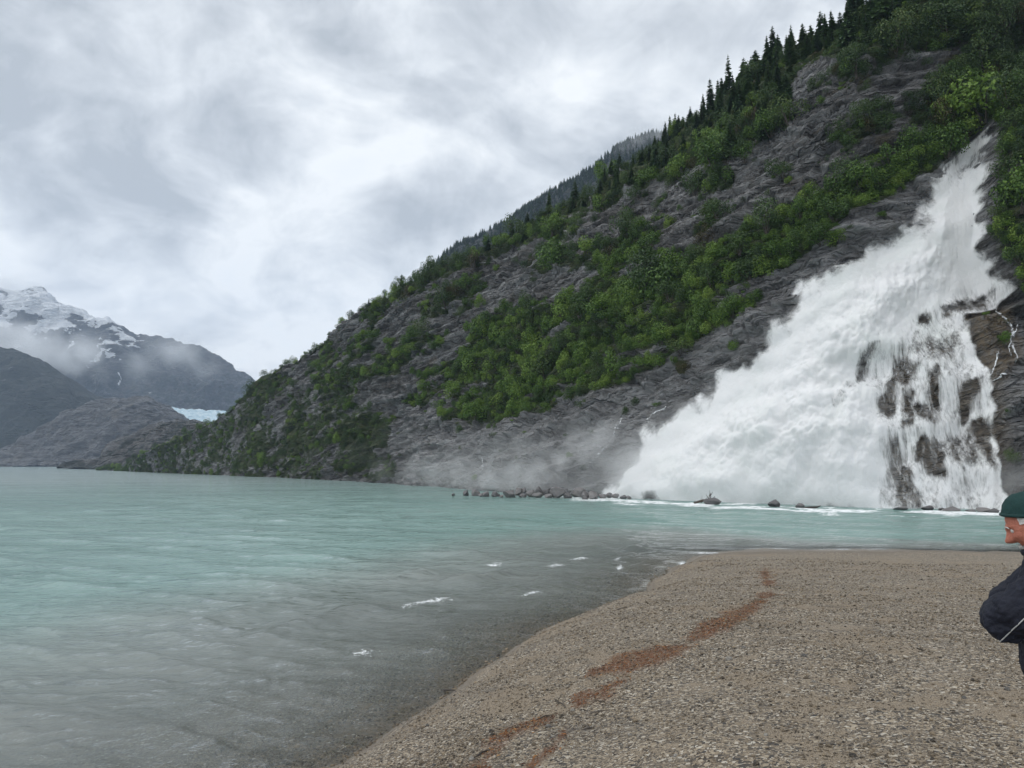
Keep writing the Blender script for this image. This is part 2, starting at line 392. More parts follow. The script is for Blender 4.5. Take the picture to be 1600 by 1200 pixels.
# where plants grow, drawn from the photograph's bands
VEG = [
 # upper forest belt under the skyline
 ([(560, 500), (600, 440), (690, 395), (830, 330), (960, 270), (1040, 190), (1150, 110), (1235, 60), (1245, 110), (1240, 150), (1235, 200), (1180, 225), (1140, 250), (1075, 262), (1035, 285), (975, 318), (930, 335), (880, 372), (800, 385), (760, 412), (700, 430), (650, 455), (610, 480), (580, 520)], 1.0),
 ([(1235, 60), (1400, -60), (2100, -300), (2100, 60), (1600, 40), (1540, 55), (1500, 72), (1420, 78), (1370, 95), (1330, 82), (1290, 88), (1245, 110)], 1.0),
 ([(1540, 40), (1620, 20), (2100, 0), (2100, 160), (1600, 190), (1540, 200), (1500, 215), (1425, 190), (1430, 165), (1470, 140), (1500, 110), (1530, 75)], .95),
 # the long alder belt
 ([(1500, 205), (1535, 205), (1495, 238), (1440, 272), (1390, 300), (1330, 335), (1275, 380), (1215, 425), (1185, 470), (1130, 510), (1085, 540), (1040, 560), (1000, 585), (930, 612), (880, 630), (820, 652), (765, 664), (690, 662), (690, 640), (620, 636), (650, 612), (720, 592), (640, 585), (560, 596), (490, 604), (495, 580), (560, 560), (640, 530), (720, 520), (800, 480), (870, 470), (960, 425), (1010, 385), (1080, 400), (1130, 375), (1195, 340), (1260, 310), (1350, 275), (1430, 230)], 1.0),
 ([(575, 520), (600, 505), (640, 520), (700, 520), (740, 500), (790, 490), (800, 540), (700, 560), (600, 560), (530, 580), (490, 590), (520, 560)], .8),
 ([(640, 480), (690, 455), (760, 440), (760, 470), (700, 500), (650, 512)], .7), ([(830, 400), (900, 380), (960, 395), (950, 420), (860, 450), (820, 440)], .62),
 ([(930, 390), (980, 360), (1040, 360), (1050, 450), (1000, 470), (940, 460)], .9), ([(1030, 345), (1060, 335), (1070, 365), (1030, 372)], .8),
 ([(1080, 330), (1130, 325), (1130, 390), (1080, 390)], .8), ([(1060, 290), (1110, 270), (1150, 265), (1150, 300), (1085, 310)], .62),
 ([(1205, 258), (1245, 250), (1240, 280), (1205, 280)], .9), ([(1290, 215), (1340, 180), (1400, 175), (1390, 205), (1320, 230)], .66), ([(1300, 110), (1350, 90), (1370, 130), (1310, 140)], .5),
 ([(490, 665), (560, 645), (610, 660), (615, 745), (540, 748), (500, 720)], .85), ([(400, 690), (450, 680), (480, 700), (470, 735), (390, 735)], .75), ([(260, 725), (300, 700), (390, 690), (400, 742), (240, 738)], .5),
 ([(400, 615), (445, 585), (470, 590), (430, 625), (380, 640)], .55), ([(500, 600), (540, 590), (600, 590), (560, 640), (500, 660), (480, 630)], .55),
 ([(1555, 150), (1605, 120), (2000, 100), (2000, 460), (1640, 470), (1590, 455), (1560, 380), (1540, 250)], .95), ([(1535, 230), (1570, 220), (1575, 255), (1540, 262)], .9),
 ([(1195, 365), (1235, 350), (1225, 372), (1200, 380)], .5), ([(1060, 560), (1080, 560), (1075, 580), (1055, 578)], .9), ([(1290, 372), (1306, 368), (1304, 385), (1288, 388)], .9), ([(1170, 484), (1196, 478), (1196, 492), (1170, 496)], .8),
]
ROCK = [[(560, 598), (600, 590), (668, 590), (660, 612), (610, 640), (560, 625)], [(665, 622), (722, 618), (726, 634), (680, 642)], [(700, 520), (760, 500), (730, 545), (680, 555)], [(780, 455), (870, 420), (940, 425), (880, 470), (790, 480)],
        [(590, 500), (640, 470), (660, 490), (620, 535), (588, 540)], [(690, 540), (716, 543), (712, 560), (680, 560)], [(1000, 550), (1040, 540), (1030, 562), (970, 575)], [(940, 555), (1000, 545), (1010, 560), (950, 578)]]
wx = HX + 14 * perlin(HP, 1 / 4.0, 61) + 8 * perlin(HP, 1 / 1.4, 62); wy = HY + 12 * perlin(HP, 1 / 4.0, 63) + 6 * perlin(HP, 1 / 1.4, 64)
veg = np.full(HX.shape, .13)
for poly, k in VEG:
    veg = np.maximum(veg, k * sstep(-9, 9, poly_sd(wx, wy, poly)))
left_mix = sstep(640, 430, HX) * np.clip(.46 + .9 * fbm(HP, 1 / 16, 3, 66), 0, .8); veg = np.maximum(veg, .13 + left_mix)
veg = np.maximum(veg, .9 * sstep(1.0, 1.02, vv)[:, None] * np.ones_like(HX))
strip = fbm(np.stack([(P1[..., 0] * .55 - P1[..., 1] * .83) / 17, w_ / 3.4, P1[..., 0] * .02], -1), 1.0, 3, 91, .5)
veg *= 1 - .72 * sstep(.20, .36, strip) * sstep(1.0, .9, vv)[:, None] * sstep(120, 240, HY)
for poly in ROCK: veg *= 1 - .92 * sstep(-7, 7, poly_sd(wx, wy, poly))
veg *= 1 - sstep(-12, 6, falls_sd)
tanm = sstep(-12, 12, poly_sd(wx, wy, [(1512, 488), (1580, 482), (1600, 560), (1560, 600), (1535, 590)]))
pale = sstep(-70, 50, poly_sd(wx, wy, [(612, 690), (640, 645), (700, 668), (800, 668), (900, 632), (1000, 596), (1080, 556), (1190, 478), (1280, 385), (1370, 300), (1460, 240), (1480, 260), (1380, 370), (1240, 460), (1050, 640), (940, 790), (600, 790)]))
pale = np.maximum(pale, .55 * np.clip(1.6 * fbm(HP, 1 / 11, 3, 88), 0, 1))
bed = np.stack([al, pn, w_], -1)
tanm = np.maximum(tanm, .65 * sstep(-20, 20, poly_sd(wx, wy, [(1340, 560), (1450, 480), (1540, 470), (1590, 800), (1370, 800)])))
hill_me = grid_mesh('hillside', HP, {'veg': veg, 'bed': bed, 'pale': pale, 'tan': tanm})
hill = tag(obj('hillside', hill_me, M_HILL), kind='structure')

# ------------------------------------------------------------------ far ground forms
def ridge_form(name, sil, foot, dist_top, dist_foot, nu, nv, amp, scale, mat, seed, attr_fn=None, pieces=4, back=True, strat=0.0):
    """a slope from a foot line to a skyline, both given in the picture and set out at real distances"""
    sil = np.asarray(sil, float); foot = np.asarray(foot, float)
    x = np.linspace(0, 1, nu)
    kk = (sil[:, 0] - sil[0, 0]) / (sil[-1, 0] - sil[0, 0]); kf = (foot[:, 0] - foot[0, 0]) / (foot[-1, 0] - foot[0, 0])
    sx = np.interp(x, kk, sil[:, 0]); sy = np.interp(x, kk, sil[:, 1]); fx = np.interp(x, kf, foot[:, 0]); fy = np.interp(x, kf, foot[:, 1])
    dt = dist_top(sx) if callable(dist_top) else np.full(nu, dist_top); df = dist_foot(fx) if callable(dist_foot) else np.full(nu, dist_foot)
    T = at(sx, sy, dt[:, None]); Fp = at(fx, fy, df[:, None])
    v = np.linspace(0, 1, nv); P = Fp[None] + (T - Fp)[None] * v[:, None, None]
    P[..., 2] += (.12 * np.sin(np.pi * v) - .06 * np.sin(2 * np.pi * v))[:, None] * (T - Fp)[None, :, 2]
    vb = np.linspace(0, 1, 13)[1:]; B = T[None].repeat(12, 0).copy()
    B[..., 1] += (vb * .25 * dist_foot_mean(dt))[:, None]; B[..., 2] -= (vb ** 1.5)[:, None] * (T[None, :, 2] + 5) * .8
    P = np.concatenate([P, B], 0); vv = np.concatenate([v, np.full(12, 1.0)])
    N = normals(P); N = N if N[nv // 2, nu // 2, 2] > 0 else -N
    env = (.35 + .65 * np.sin(np.pi * np.clip(vv, 0, .75)) )[:, None]
    d = amp * env * (fbm(P, scale, 6, seed, .55) + .7 * (fbm(P * np.array([1, 1, .55]), scale * 1.7, 4, seed + 9, .5, 2.1, 'ridge') - .7))
    if strat: d = d + strat * strata(P, P[..., 2] - .25 * P[..., 0], seed + 3, [(amp * 2.2, amp * .5, .8), (amp * .9, amp * .25, .7)])
    P = P + N * d[..., None]
    X, Y = project(P)
    at_ = attr_fn(P, X, Y, vv, N) if attr_fn else {'veg': np.full(X.shape, .6), 'snow': np.zeros(X.shape)}
    return tag(obj(name, grid_mesh(name, P, at_), mat), kind='structure'), P, X, Y
def dist_foot_mean(d): return float(np.mean(d))

def snow_fn(P, X, Y, vv, N):
    # snow lies on the upper benches, thinning downhill and to the right, broken by rock ribs
    n = fbm(P * np.array([1, .6, 1.0]), 1 / 70, 6, 300, .6) ; n2 = perlin(np.stack([P[..., 0] * .35 - P[..., 2] * .5, P[..., 1] * .1, P[..., 2] + P[..., 0] * .55], -1), 1 / 22, 311)
    lim = 520 + (X - 60) * .30
    up = sstep(60, -75, Y - lim) * sstep(290, 150, X)
    s = up * 1.25 - .42 + n * .75 + n2 * .55 - .8 * sstep(205, 300, X)
    s = .5 + .75 * (s - .34) + .9 * np.exp(-((X - 187 - 2 * np.sin(Y * .3)) / 1.6) ** 2) * sstep(573, 577, Y) * sstep(608, 600, Y) * (Y > 570)
    return {'snow': np.clip(s, -.2, 1.3), 'veg': .55 * sstep(540, 600, Y)}
ridge_form('snowy_mountain', [(-420, 330), (-200, 400), (-60, 432), (0, 446), (30, 453), (65, 456), (80, 470), (110, 484), (140, 496), (165, 497), (190, 512), (205, 524), (245, 533), (290, 548), (340, 569), (380, 591), (403, 604), (440, 625), (520, 660), (640, 700)],
           [(-420, 722), (700, 722)], 1800, 1500, 620, 300, 24, 1 / 150, M_FAR, 201, snow_fn)
ridge_form('dark_ridge', [(-420, 470), (-200, 515), (-60, 532), (0, 541), (30, 548), (60, 565), (100, 592), (115, 612), (140, 622), (165, 632), (200, 660), (260, 700)],
           [(-420, 729), (260, 731)], 1080, 930, 300, 150, 9, 1 / 90, M_FAR, 221, lambda P, X, Y, vv, N: {'veg': np.full(X.shape, .75), 'snow': np.full(X.shape, -.6)})
ridge_form('scoured_rock_hill', [(-60, 728), (20, 700), (70, 668), (100, 648), (140, 634), (175, 626), (215, 622), (245, 634), (268, 645), (280, 652), (286, 668), (310, 700), (340, 728)],
           [(-60, 729.5), (340, 731)], 900, lambda x: np.full(x.shape, 760.), 260, 130, 7, 1 / 60, M_MID, 231, lambda P, X, Y, vv, N: {'veg': np.full(X.shape, .2), 'snow': np.full(X.shape, -.6)}, strat=.8)
ridge_form('wooded_point', [(90, 732), (120, 722), (160, 716), (172, 694), (200, 682), (235, 664), (285, 657), (315, 661), (345, 662), (400, 668), (470, 700)],
           [(88, 732), (130, 733), (190, 735.5), (470, 736)], lambda x: np.interp(x, [90, 200, 470], [500, 470, 440]), lambda x: np.interp(x, [88, 190, 470], [470, 390, 380]), 240, 110, 3.0, 1 / 28, M_MID, 241,
           lambda P, X, Y, vv, N: {'veg': .45 + .25 * perlin(P, 1 / 14, 4) + .2 * sstep(715, 730, Y), 'snow': np.full(X.shape, -.6)}, strat=.6)
def glacier():
    m, t = material('glacier_ice')
    pos = t.n('ShaderNodeNewGeometry').outputs['Position']
    n = t.noise(t.mapped(pos, scale=(1, .4, 1.6)), .16, 6, .7, .4)
    col = t.ramp(n, [(.35, (.30, .47, .56)), (.5, (.52, .67, .74)), (.62, (.72, .80, .84))])
    bs = principled(t, Base_Color=col, Roughness=.6, Normal=t.bump(n, 1.0, 6.0)); finish(t, bs.outputs[0])
    nu, nv = 220, 60
    x = np.linspace(225, 420, nu); v = np.linspace(0, 1, nv)
    top = np.interp(x, [225, 250, 290, 330, 360, 420], [635, 636, 639, 642, 643, 646]); bot = np.full(nu, 700.)
    T = at(x, top, np.full((nu, 1), 1420.)); B = at(x, bot, np.full((nu, 1), 1120.))
    P = B[None] + (T - B)[None] * v[:, None, None]
    P[..., 2] += 2.6 * fbm(P * np.array([1, .5, 1]), 1 / 14, 4, 251, .55, 2.1, 'ridge') - 2.0
    tag(obj('glacier', grid_mesh('glacier', P, smooth=False), m), kind='structure')
glacier()
FR_SIL = [(600, 490), (660, 440), (690, 415), (715, 392), (745, 380), (790, 352), (845, 318), (890, 290), (925, 272), (950, 250), (970, 236), (990, 226), (1020, 218), (1100, 205), (1250, 180)]
far_ridge, FRP, FRX, FRY = ridge_form('forested_ridge', FR_SIL, [(560, 560), (1250, 480)], 640, 480, 420, 120, 4, 1 / 60, M_FAR, 261, lambda P, X, Y, vv, N: {'veg': np.full(X.shape, .95), 'snow': np.full(X.shape, -.6)})

# ------------------------------------------------------------------ the beach and lake bed, one sheet
SHPX = [(-300, 1600), (300, 1330), (530, 1200), (640, 1125), (740, 1060), (800, 1010), (900, 968), (1000, 935), (1030, 905), (1060, 882), (1085, 869), (1130, 861), (1200, 856.5), (1330, 857.5), (1460, 859), (1600, 861), (1750, 862)]
SH = [tuple(on_plane(*p)[:2]) for p in SHPX]
SH = [(-30, -90), (-14, -22), (-7.5, -1.5)] + SH[1:] + [(60, 27), (120, 10), (160, -60)]
LAND = SH + [(160, -300), (-30, -300)]
def ground_z(x, y):
    sd = poly_sd(x, y, LAND)
    P = np.stack([x, y, np.zeros_like(x)], -1)
    sd2 = sd + .35 * perlin(P, 1 / 3.0, 401) + .15 * perlin(P, 1 / 1.1, 402)
    up = 2.4 * (1 - np.exp(-np.maximum(sd2, 0) / 4.7))
    cap = 2.06 * np.clip(1 - np.maximum(y, -3) / 29.6, 0, 1.2) + .02
    k = 6.0; z = -np.log(np.exp(-k * up) + np.exp(-k * cap)) / k
    z = np.where(sd2 > 0, np.maximum(z, 0.0) + .02 * sd2.clip(0, 1), 0)
    # lake bed: a long shelf on the open side, steeper in the channel under the falls
    chan = sstep(8, 16, x) * sstep(20, 28, y)
    slope = .12 + .30 * chan
    down = -slope * np.maximum(-sd2, 0) - .012 * np.maximum(-sd2 - 5, 0) ** 2
    down = np.maximum(down, -6)
    z = np.where(sd2 <= 0, down, z)
    z += (.05 * perlin(P, 1 / 4.0, 411) + .045 * perlin(P, 1 / 1.3, 412) + .024 * perlin(P, 1 / .45, 413)) * sstep(-3, 1, sd2) * (.35 + .65 * sstep(0, 2.5, sd2))
    return z, sd
def polar(r0, r1, nr, front, na_front, na_back, near=None):
    a = np.concatenate([np.linspace(-front, front, na_front), np.linspace(front, 2 * math.pi - front, na_back + 2)[1:]])
    r = np.geomspace(r0, r1, nr) if near is None else np.concatenate([np.geomspace(r0, near, nr), np.geomspace(near, r1, nr // 5)[1:]])
    return r[:, None] * np.sin(a)[None], r[:, None] * np.cos(a)[None]
gx, gy = polar(1.2, 5000, 430, R(46), 620, 60)
gz, gsd = ground_z(gx, gy)
GP = np.stack([gx, gy, gz], -1)
def gz1(x, y): return float(ground_z(np.array([float(x)]), np.array([float(y)]))[0][0])
def ground_hit(px, py, far=60.0):
    r = ray(px, py); k = np.linspace(.5, far, 1500)
    Q = CAM + k[:, None] * r[None]; z, _ = ground_z(Q[:, 0], Q[:, 1]); below = np.nonzero(Q[:, 2] < z)[0]
    i = below[0] if len(below) else len(k) - 1
    return Q[i]
STRIP = [((1195, 895), 10), ((1203, 925), 10), ((1180, 945), 17), ((1150, 965), 20), ((1110, 985), 22), ((1060, 1010), 22), ((1010, 1028), 24), ((960, 1045), 22), ((925, 1055), 16)]
STRIP2 = [((975, 1062), 16), ((940, 1082), 24), ((900, 1090), 14)]
STRIP3 = [((850, 1125), 14), ((810, 1140), 18), ((775, 1165), 24), ((745, 1200), 34), ((715, 1245), 40)]
STRIP4 = [((880, 1148), 14), ((862, 1170), 15), ((830, 1195), 16), ((810, 1225), 16)]
GX, GY = project(GP)
lit = np.zeros_like(gx)
infront = gy > .6
nz = 12 * perlin(GP, 1 / .9, 431) + 8 * perlin(GP, 1 / .3, 432)
for s in (STRIP, STRIP2, STRIP3, STRIP4):
    for (p, w1), (q, w2) in zip(s[:-1], s[1:]):
        d = line_d(GX, GY, [p, q]); wd = .39 * (w1 + w2)
        lit = np.maximum(lit, sstep(wd * .85, wd * .22, d + nz) * infront * (.9 if s is STRIP3 else 1))
def beach_material():
    m, t = material('beach_gravel')
    pos = t.n('ShaderNodeNewGeometry').outputs['Position']
    warp = t.vmath('ADD', pos, t.vmath('SCALE', t.n('ShaderNodeTexNoise', ins={'Vector': pos, 'Scale': 9.0}).outputs['Color'], scale=.02))
    v1 = t.n('ShaderNodeTexVoronoi', ins={'Vector': warp, 'Scale': 75.0}); v2 = t.n('ShaderNodeTexVoronoi', ins={'Vector': warp, 'Scale': 34.0})
    v3 = t.n('ShaderNodeTexVoronoi', ins={'Vector': warp, 'Scale': 190.0})
    c1 = t.n('ShaderNodeSeparateColor', ins={0: v1.outputs['Color']}); c2 = t.n('ShaderNodeSeparateColor', ins={0: v2.outputs['Color']}); c3 = t.n('ShaderNodeSeparateColor', ins={0: v3.outputs['Color']})
    pal = [(0.0, (.028, .027, .027)), (.28, (.085, .070, .054)), (.5, (.180, .143, .100)), (.7, (.25, .20, .138)), (.86, (.36, .30, .22)), (.96, (.48, .44, .37))]
    s1 = t.ramp(c1.outputs[0], pal); s2 = t.ramp(c2.outputs[0], pal)
    sand = t.ramp(c3.outputs[0], [(0, (.095, .078, .058)), (.5, (.215, .168, .115)), (1, (.36, .295, .215))])
    big = t.noise(pos, .55, 5, .6, .4); mid = t.noise(pos, 2.6, 5, .62, .3)
    sandy = t.mr(t.math('ADD', t.math('MULTIPLY', big, .6), t.math('MULTIPLY', mid, .45)), .50, .66)
    grav = t.mix(t.mr(c2.outputs[1], .55, .6), s1, s2)
    sandamt = t.mr(t.math('ADD', sandy, t.math('MULTIPLY', c1.outputs[1], .5)), .55, .9)
    col = t.mix(sandamt, grav, sand)
    dk = t.noise(pos, 1.3, 6, .65, .5); col = t.mix(t.mr(dk, .56, .70, 0, .45), col, (.06, .054, .047))
    # wet line and lake bed
    sd = t.attr('shore'); depth = t.n('ShaderNodeSeparateXYZ', ins={0: pos}).outputs[2]
    stn = t.n('ShaderNodeTexVoronoi', ins={'Vector': warp, 'Scale': 13.0}); sc3 = t.n('ShaderNodeSeparateColor', ins={0: stn.outputs['Color']})
    stones_ = t.math('MULTIPLY', t.mr(stn.outputs['Distance'], .30, .38, 1, 0), t.mr(sc3.outputs[0], .30, .36))
    col = t.mix(t.math('MULTIPLY', stones_, t.mr(depth, -.02, -.06, 0, 1)), col, t.ramp(sc3.outputs[1], [(0, (.05, .05, .05)), (.45, (.30, .29, .26)), (1, (.78, .76, .71))]))
    wet = t.mr(t.math('ADD', depth, t.math('MULTIPLY', t.math('SUBTRACT', mid, .5), .10)), .015, .10, 1, 0)
    col = t.mix(wet, col, t.mix(1.0, col, (.90, .88, .85), 'MULTIPLY'))
    edge = t.mr(t.math('ABSOLUTE', t.math('SUBTRACT', depth, .07)), .02, .11, .85, 0)
    col = t.mix(edge, col, (.165, .138, .106))
    lt = t.attr('litter')
    ln = t.noise(t.mapped(pos, scale=(1, 2.0, 1)), 26.0, 6, .75, 1.0)
    lmask = t.math('MULTIPLY', lt, t.mr(ln, .36, .55)); col = t.mix(t.math('MULTIPLY', lmask, .97), col, t.ramp(ln, [(.4, (.040, .013, .004)), (.6, (.150, .050, .011)), (.75, (.30, .12, .024))]))
    h = t.math('ADD', t.math('MULTIPLY', t.math('SUBTRACT', 1.0, v1.outputs['Distance']), .5), t.math('ADD', t.math('MULTIPLY', t.math('SUBTRACT', 1.0, v2.outputs['Distance']), .5), t.math('MULTIPLY', c3.outputs[1], .15)))
    nrm = t.bump(h, .9, .014)
    nrm = t.bump(mid, .6, .10, nrm)
    rough = t.mr(wet, 0, 1, .85, .38)
    bs = principled(t, Base_Color=col, Roughness=rough, Normal=nrm); finish(t, bs.outputs[0]); return m
ground = tag(obj('beach', grid_mesh('beach', GP, {'litter': lit, 'shore': gsd}), beach_material()), kind='structure')

# ------------------------------------------------------------------ the lake
wxg, wyg = polar(5.0, 5000, 700, R(43), 600, 50, 70.0)
bz, wsd = ground_z(wxg, wyg)
WPp = np.stack([wxg, wyg, np.zeros_like(wxg)], -1)
rad = np.hypot(wxg, wyg)
WX, WY = project(WPp)
off = np.maximum(-wsd, 0)
depth = np.maximum(-bz, 0)
wz = np.zeros_like(wxg)
calm = sstep(0, 1.2, off)
dirs = [(R(203), 2.6, .052), (R(192), 1.55, .036), (R(212), 1.05, .024), (R(184), .75, .016), (R(222), 4.2, .058), (R(205), .55, .011), (R(196), .40, .007)]
for k, (th, lam, am) in enumerate(dirs):
    wv = 2 * math.pi / lam
    ph = wv * (wxg * math.sin(th) + wyg * math.cos(th)) + 1.5 * fbm(WPp * np.array([.5, 1, 1]), .3 / lam, 3, 500 + k * 7) + .35 * perlin(WPp, .8 / lam, 590 + k)
    mod = .35 + .65 * sstep(-.35, .4, perlin(WPp * np.array([.5, 1, 1]), .2 / lam, 540 + k))
    fade = sstep(.012 * 6 * rad, .03 * 6 * rad, np.full_like(rad, lam) * 3)
    wz += am * mod * calm * fade * (1.7 * np.exp(2.5 * (np.sin(ph) - 1)) - .5)
# swash running up along the beach: crests follow the shoreline
for k, (lam, am, reach) in enumerate([(2.3, .135, 13.0), (1.0, .040, 7.0)]):
    ph = 2 * math.pi * (off + 1.1 * fbm(WPp, 1 / 6.0, 3, 620 + k)) / lam
    mod = sstep(-.1, .35, perlin(WPp, 1 / 5.0, 640 + k)) * sstep(0, .5, off) * sstep(reach, reach * .35, off) * sstep(26, 18, wyg * (wxg > 6))
    ph = ph + .55 * np.cos(ph); wz += am * mod * np.exp(3.0 * (np.sin(ph) - 1))
wz += .030 * fbm(WPp, 1 / .9, 3, 660, .5) * calm * sstep(60, 15, rad)
rp = np.stack([wxg * .55 + wyg * .12, wyg - wxg * .15, 0 * wxg], -1)
wz += .016 * fbm(rp, 1 / .42, 2, 668, .5, 2.0, 'ridge') * calm * sstep(34, 14, rad) * (.4 + .6 * sstep(-.2, .3, perlin(WPp, 1 / 3.5, 669)))
foam = np.zeros_like(wxg)
for (px, py, ww, hh) in [(768, 883, 24, 5), (868, 885, 20, 4), (905, 873, 26, 2.5), (965, 874, 9, 3), (968, 887, 9, 4), (672, 940, 48, 5), (640, 947, 22, 5), (566, 1021, 22, 7), (835, 930, 28, 2.5), (1066, 880, 12, 5), (1050, 888, 10, 4),
                         (1110, 864, 60, 2.2), (1200, 857, 80, 1.6), (1330, 858, 120, 1.4), (1180, 843, 60, 1.2), (1300, 838, 50, 1.2)]:
    e = ((WX - px) / ww) ** 2 + ((WY - py + .12 * (WX - px) * (px < 1050)) / hh) ** 2
    foam = np.maximum(foam, .72 * np.exp(-e * 1.3))
wz += .05 * foam * calm
# churned water at the foot of the falls
churn = sstep(70, 0, line_d(WX, WY, [(760, 768), (950, 782), (1250, 796), (1580, 800)]) + 40 * perlin(WPp, 1 / 4.0, 671)) * (rad > 30)
foamfar = (.25 + .4 * sstep(700, 1000, WX)) * sstep(8, 0, line_d(WX, WY, [(600, 757), (700, 764), (850, 776), (1000, 784), (1250, 797), (1580, 803)]) + 8 * perlin(WPp, 1 / 3.0, 672)) * (rad > 30)
WPp[..., 2] = wz
def water_material():
    m, t = material('glacial_water')
    g = t.n('ShaderNodeNewGeometry'); pos = g.outputs['Position']
    dep = t.attr('depth'); foam_ = t.attr('foam'); far = t.attr('foamfar'); rad_ = t.attr('range')
    n1 = t.noise(t.mapped(pos, scale=(.8, 1.7, 1), rot=(0, 0, R(16))), 2.4, 6, .62, .5); n2 = t.noise(t.mapped(pos, scale=(.8, 1.7, 1), rot=(0, 0, R(8))), 9.5, 4, .6, .4); n0 = t.noise(t.mapped(pos, scale=(.35, 1, 1)), .28, 5, .65, .5)
    h = t.math('ADD', t.math('MULTIPLY', n1, .55), t.math('MULTIPLY', n2, t.mr(rad_, 6, 25, .18, .0)))
    nrm = t.bump(h, .8, .15)
    nrm = t.bump(n0, t.mr(rad_, 10, 60, .2, .8, False), 1.3, nrm)
    # rock flour: grey green near the beach, turquoise in deeper water
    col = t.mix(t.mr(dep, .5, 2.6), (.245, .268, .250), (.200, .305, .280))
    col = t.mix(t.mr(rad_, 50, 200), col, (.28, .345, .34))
    patch = t.noise(t.mapped(pos, scale=(.5, 1, 1)), .10, 4, .6, .4); col = t.mix(t.mr(patch, .35, .65, .0, .22), col, (.05, .11, .10))
    body = t.n('ShaderNodeBsdfDiffuse', ins={'Color': col, 'Normal': nrm})
    clear = t.n('ShaderNodeBsdfTransparent', ins={'Color': (.90, .91, .89, 1)})
    op = t.math('SUBTRACT', 1.0, t.math('POWER', 2.718, t.math('MULTIPLY', dep, -2.2)))
    op = t.math('MULTIPLY', op, 1.0, True)
    low = t.n('ShaderNodeMixShader', ins={0: op, 1: clear.outputs[0], 2: body.outputs[0]})
    glossy = t.n('ShaderNodeBsdfGlossy', ins={'Color': (1, 1, 1, 1), 'Roughness': .035, 'Normal': nrm})
    fr = t.n('ShaderNodeFresnel', ins={'IOR': 1.33, 'Normal': nrm})
    surf = t.n('ShaderNodeMixShader', ins={0: t.math('MULTIPLY', fr.outputs[0], .82), 1: low.outputs[0], 2: glossy.outputs[0]})
    fn = t.noise(t.mapped(pos, scale=(1, 1.5, 1)), 9.0, 8, .8, .8); fn2 = t.noise(pos, 1.6, 6, .7, .6)
    fm = t.mr(t.math('ADD', foam_, t.math('MULTIPLY', t.math('SUBTRACT', fn, .5), 3.2)), .50, .85)
    fm = t.math('MULTIPLY', fm, t.mr(foam_, .05, .3))
    fm2 = t.math('MULTIPLY', t.mr(t.math('ADD', far, t.math('MULTIPLY', t.math('SUBTRACT', fn2, .5), 1.6)), .35, .75), t.mr(far, .02, .3))
    wf = t.n('ShaderNodeBsdfDiffuse', ins={'Color': (.80, .82, .83, 1)})
    s2 = t.n('ShaderNodeMixShader', ins={0: t.math('MAXIMUM', fm, fm2), 1: surf.outputs[0], 2: wf.outputs[0]})
    finish(t, s2.outputs[0]); return m
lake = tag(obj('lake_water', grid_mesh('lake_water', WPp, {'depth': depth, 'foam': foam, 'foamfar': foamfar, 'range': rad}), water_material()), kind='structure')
#@@PART2
# ------------------------------------------------------------------ air
def haze():
    m, t = material('haze_air')
    vol = t.n('ShaderNodeVolumePrincipled', ins={'Color': (.60, .74, .95, 1), 'Density': 1.7e-4, 'Anisotropy': .2})
    finish(t, None, vol.outputs[0])
    bm = bmesh.new(); bmesh.ops.create_cube(bm, size=1.0)
    lo, hi = Vector((-3300, -3300, -9)), Vector((3300, 3300, 760))
    for vtx in bm.verts: vtx.co = Vector([lo[i] if vtx.co[i] < 0 else hi[i] for i in range(3)])
    me = bpy.data.meshes.new('haze'); bm.to_mesh(me); bm.free()
    tag(obj('haze', me, m), kind='stuff')
haze()

# ------------------------------------------------------------------ scattering helper (for what nobody could count)
def scatter(name, pts, scale, rot, idx, protos, kind='stuff'):
    me = bpy.data.meshes.new(name); me.vertices.add(len(pts)); me.vertices.foreach_set('co', np.asarray(pts, np.float32).ravel())
    sc = np.asarray(scale, np.float32); sc = np.repeat(sc[:, None], 3, 1) if sc.ndim == 1 else sc
    me.attributes.new('sc', 'FLOAT_VECTOR', 'POINT').data.foreach_set('vector', sc.ravel())
    me.attributes.new('rt', 'FLOAT_VECTOR', 'POINT').data.foreach_set('vector', np.asarray(rot, np.float32).ravel())
    me.attributes.new('ix', 'INT', 'POINT').data.foreach_set('value', np.asarray(idx, np.int32))
    o = obj(name, me); ng = bpy.data.node_groups.new(name + '_scatter', 'GeometryNodeTree')
    ng.interface.new_socket('Geometry', in_out='INPUT', socket_type='NodeSocketGeometry'); ng.interface.new_socket('Geometry', in_out='OUTPUT', socket_type='NodeSocketGeometry')
    N = ng.nodes; L = ng.links
    gi = N.new('NodeGroupInput'); go = N.new('NodeGroupOutput'); iop = N.new('GeometryNodeInstanceOnPoints'); jn = N.new('GeometryNodeJoinGeometry'); g2i = N.new('GeometryNodeGeometryToInstance')
    for p in reversed(protos):
        oi = N.new('GeometryNodeObjectInfo'); oi.inputs['Object'].default_value = p; oi.inputs['As Instance'].default_value = True; oi.transform_space = 'ORIGINAL'
        L.new(oi.outputs['Geometry'], jn.inputs[0])
    def na(nm, dt):
        a = N.new('GeometryNodeInputNamedAttribute'); a.data_type = dt; a.inputs[0].default_value = nm
        return [s for s in a.outputs if s.enabled][0]
    L.new(gi.outputs[0], iop.inputs['Points']); L.new(jn.outputs[0], iop.inputs['Instance']); iop.inputs['Pick Instance'].default_value = True
    L.new(na('ix', 'INT'), iop.inputs['Instance Index']); L.new(na('sc', 'FLOAT_VECTOR'), iop.inputs['Scale'])
    e2r = N.new('FunctionNodeEulerToRotation'); L.new(na('rt', 'FLOAT_VECTOR'), e2r.inputs[0]); L.new(e2r.outputs[0], iop.inputs['Rotation'])
    L.new(iop.outputs[0], go.inputs[0])
    md = o.modifiers.new('scatter', 'NODES'); md.node_group = ng
    return tag(o, kind=kind)

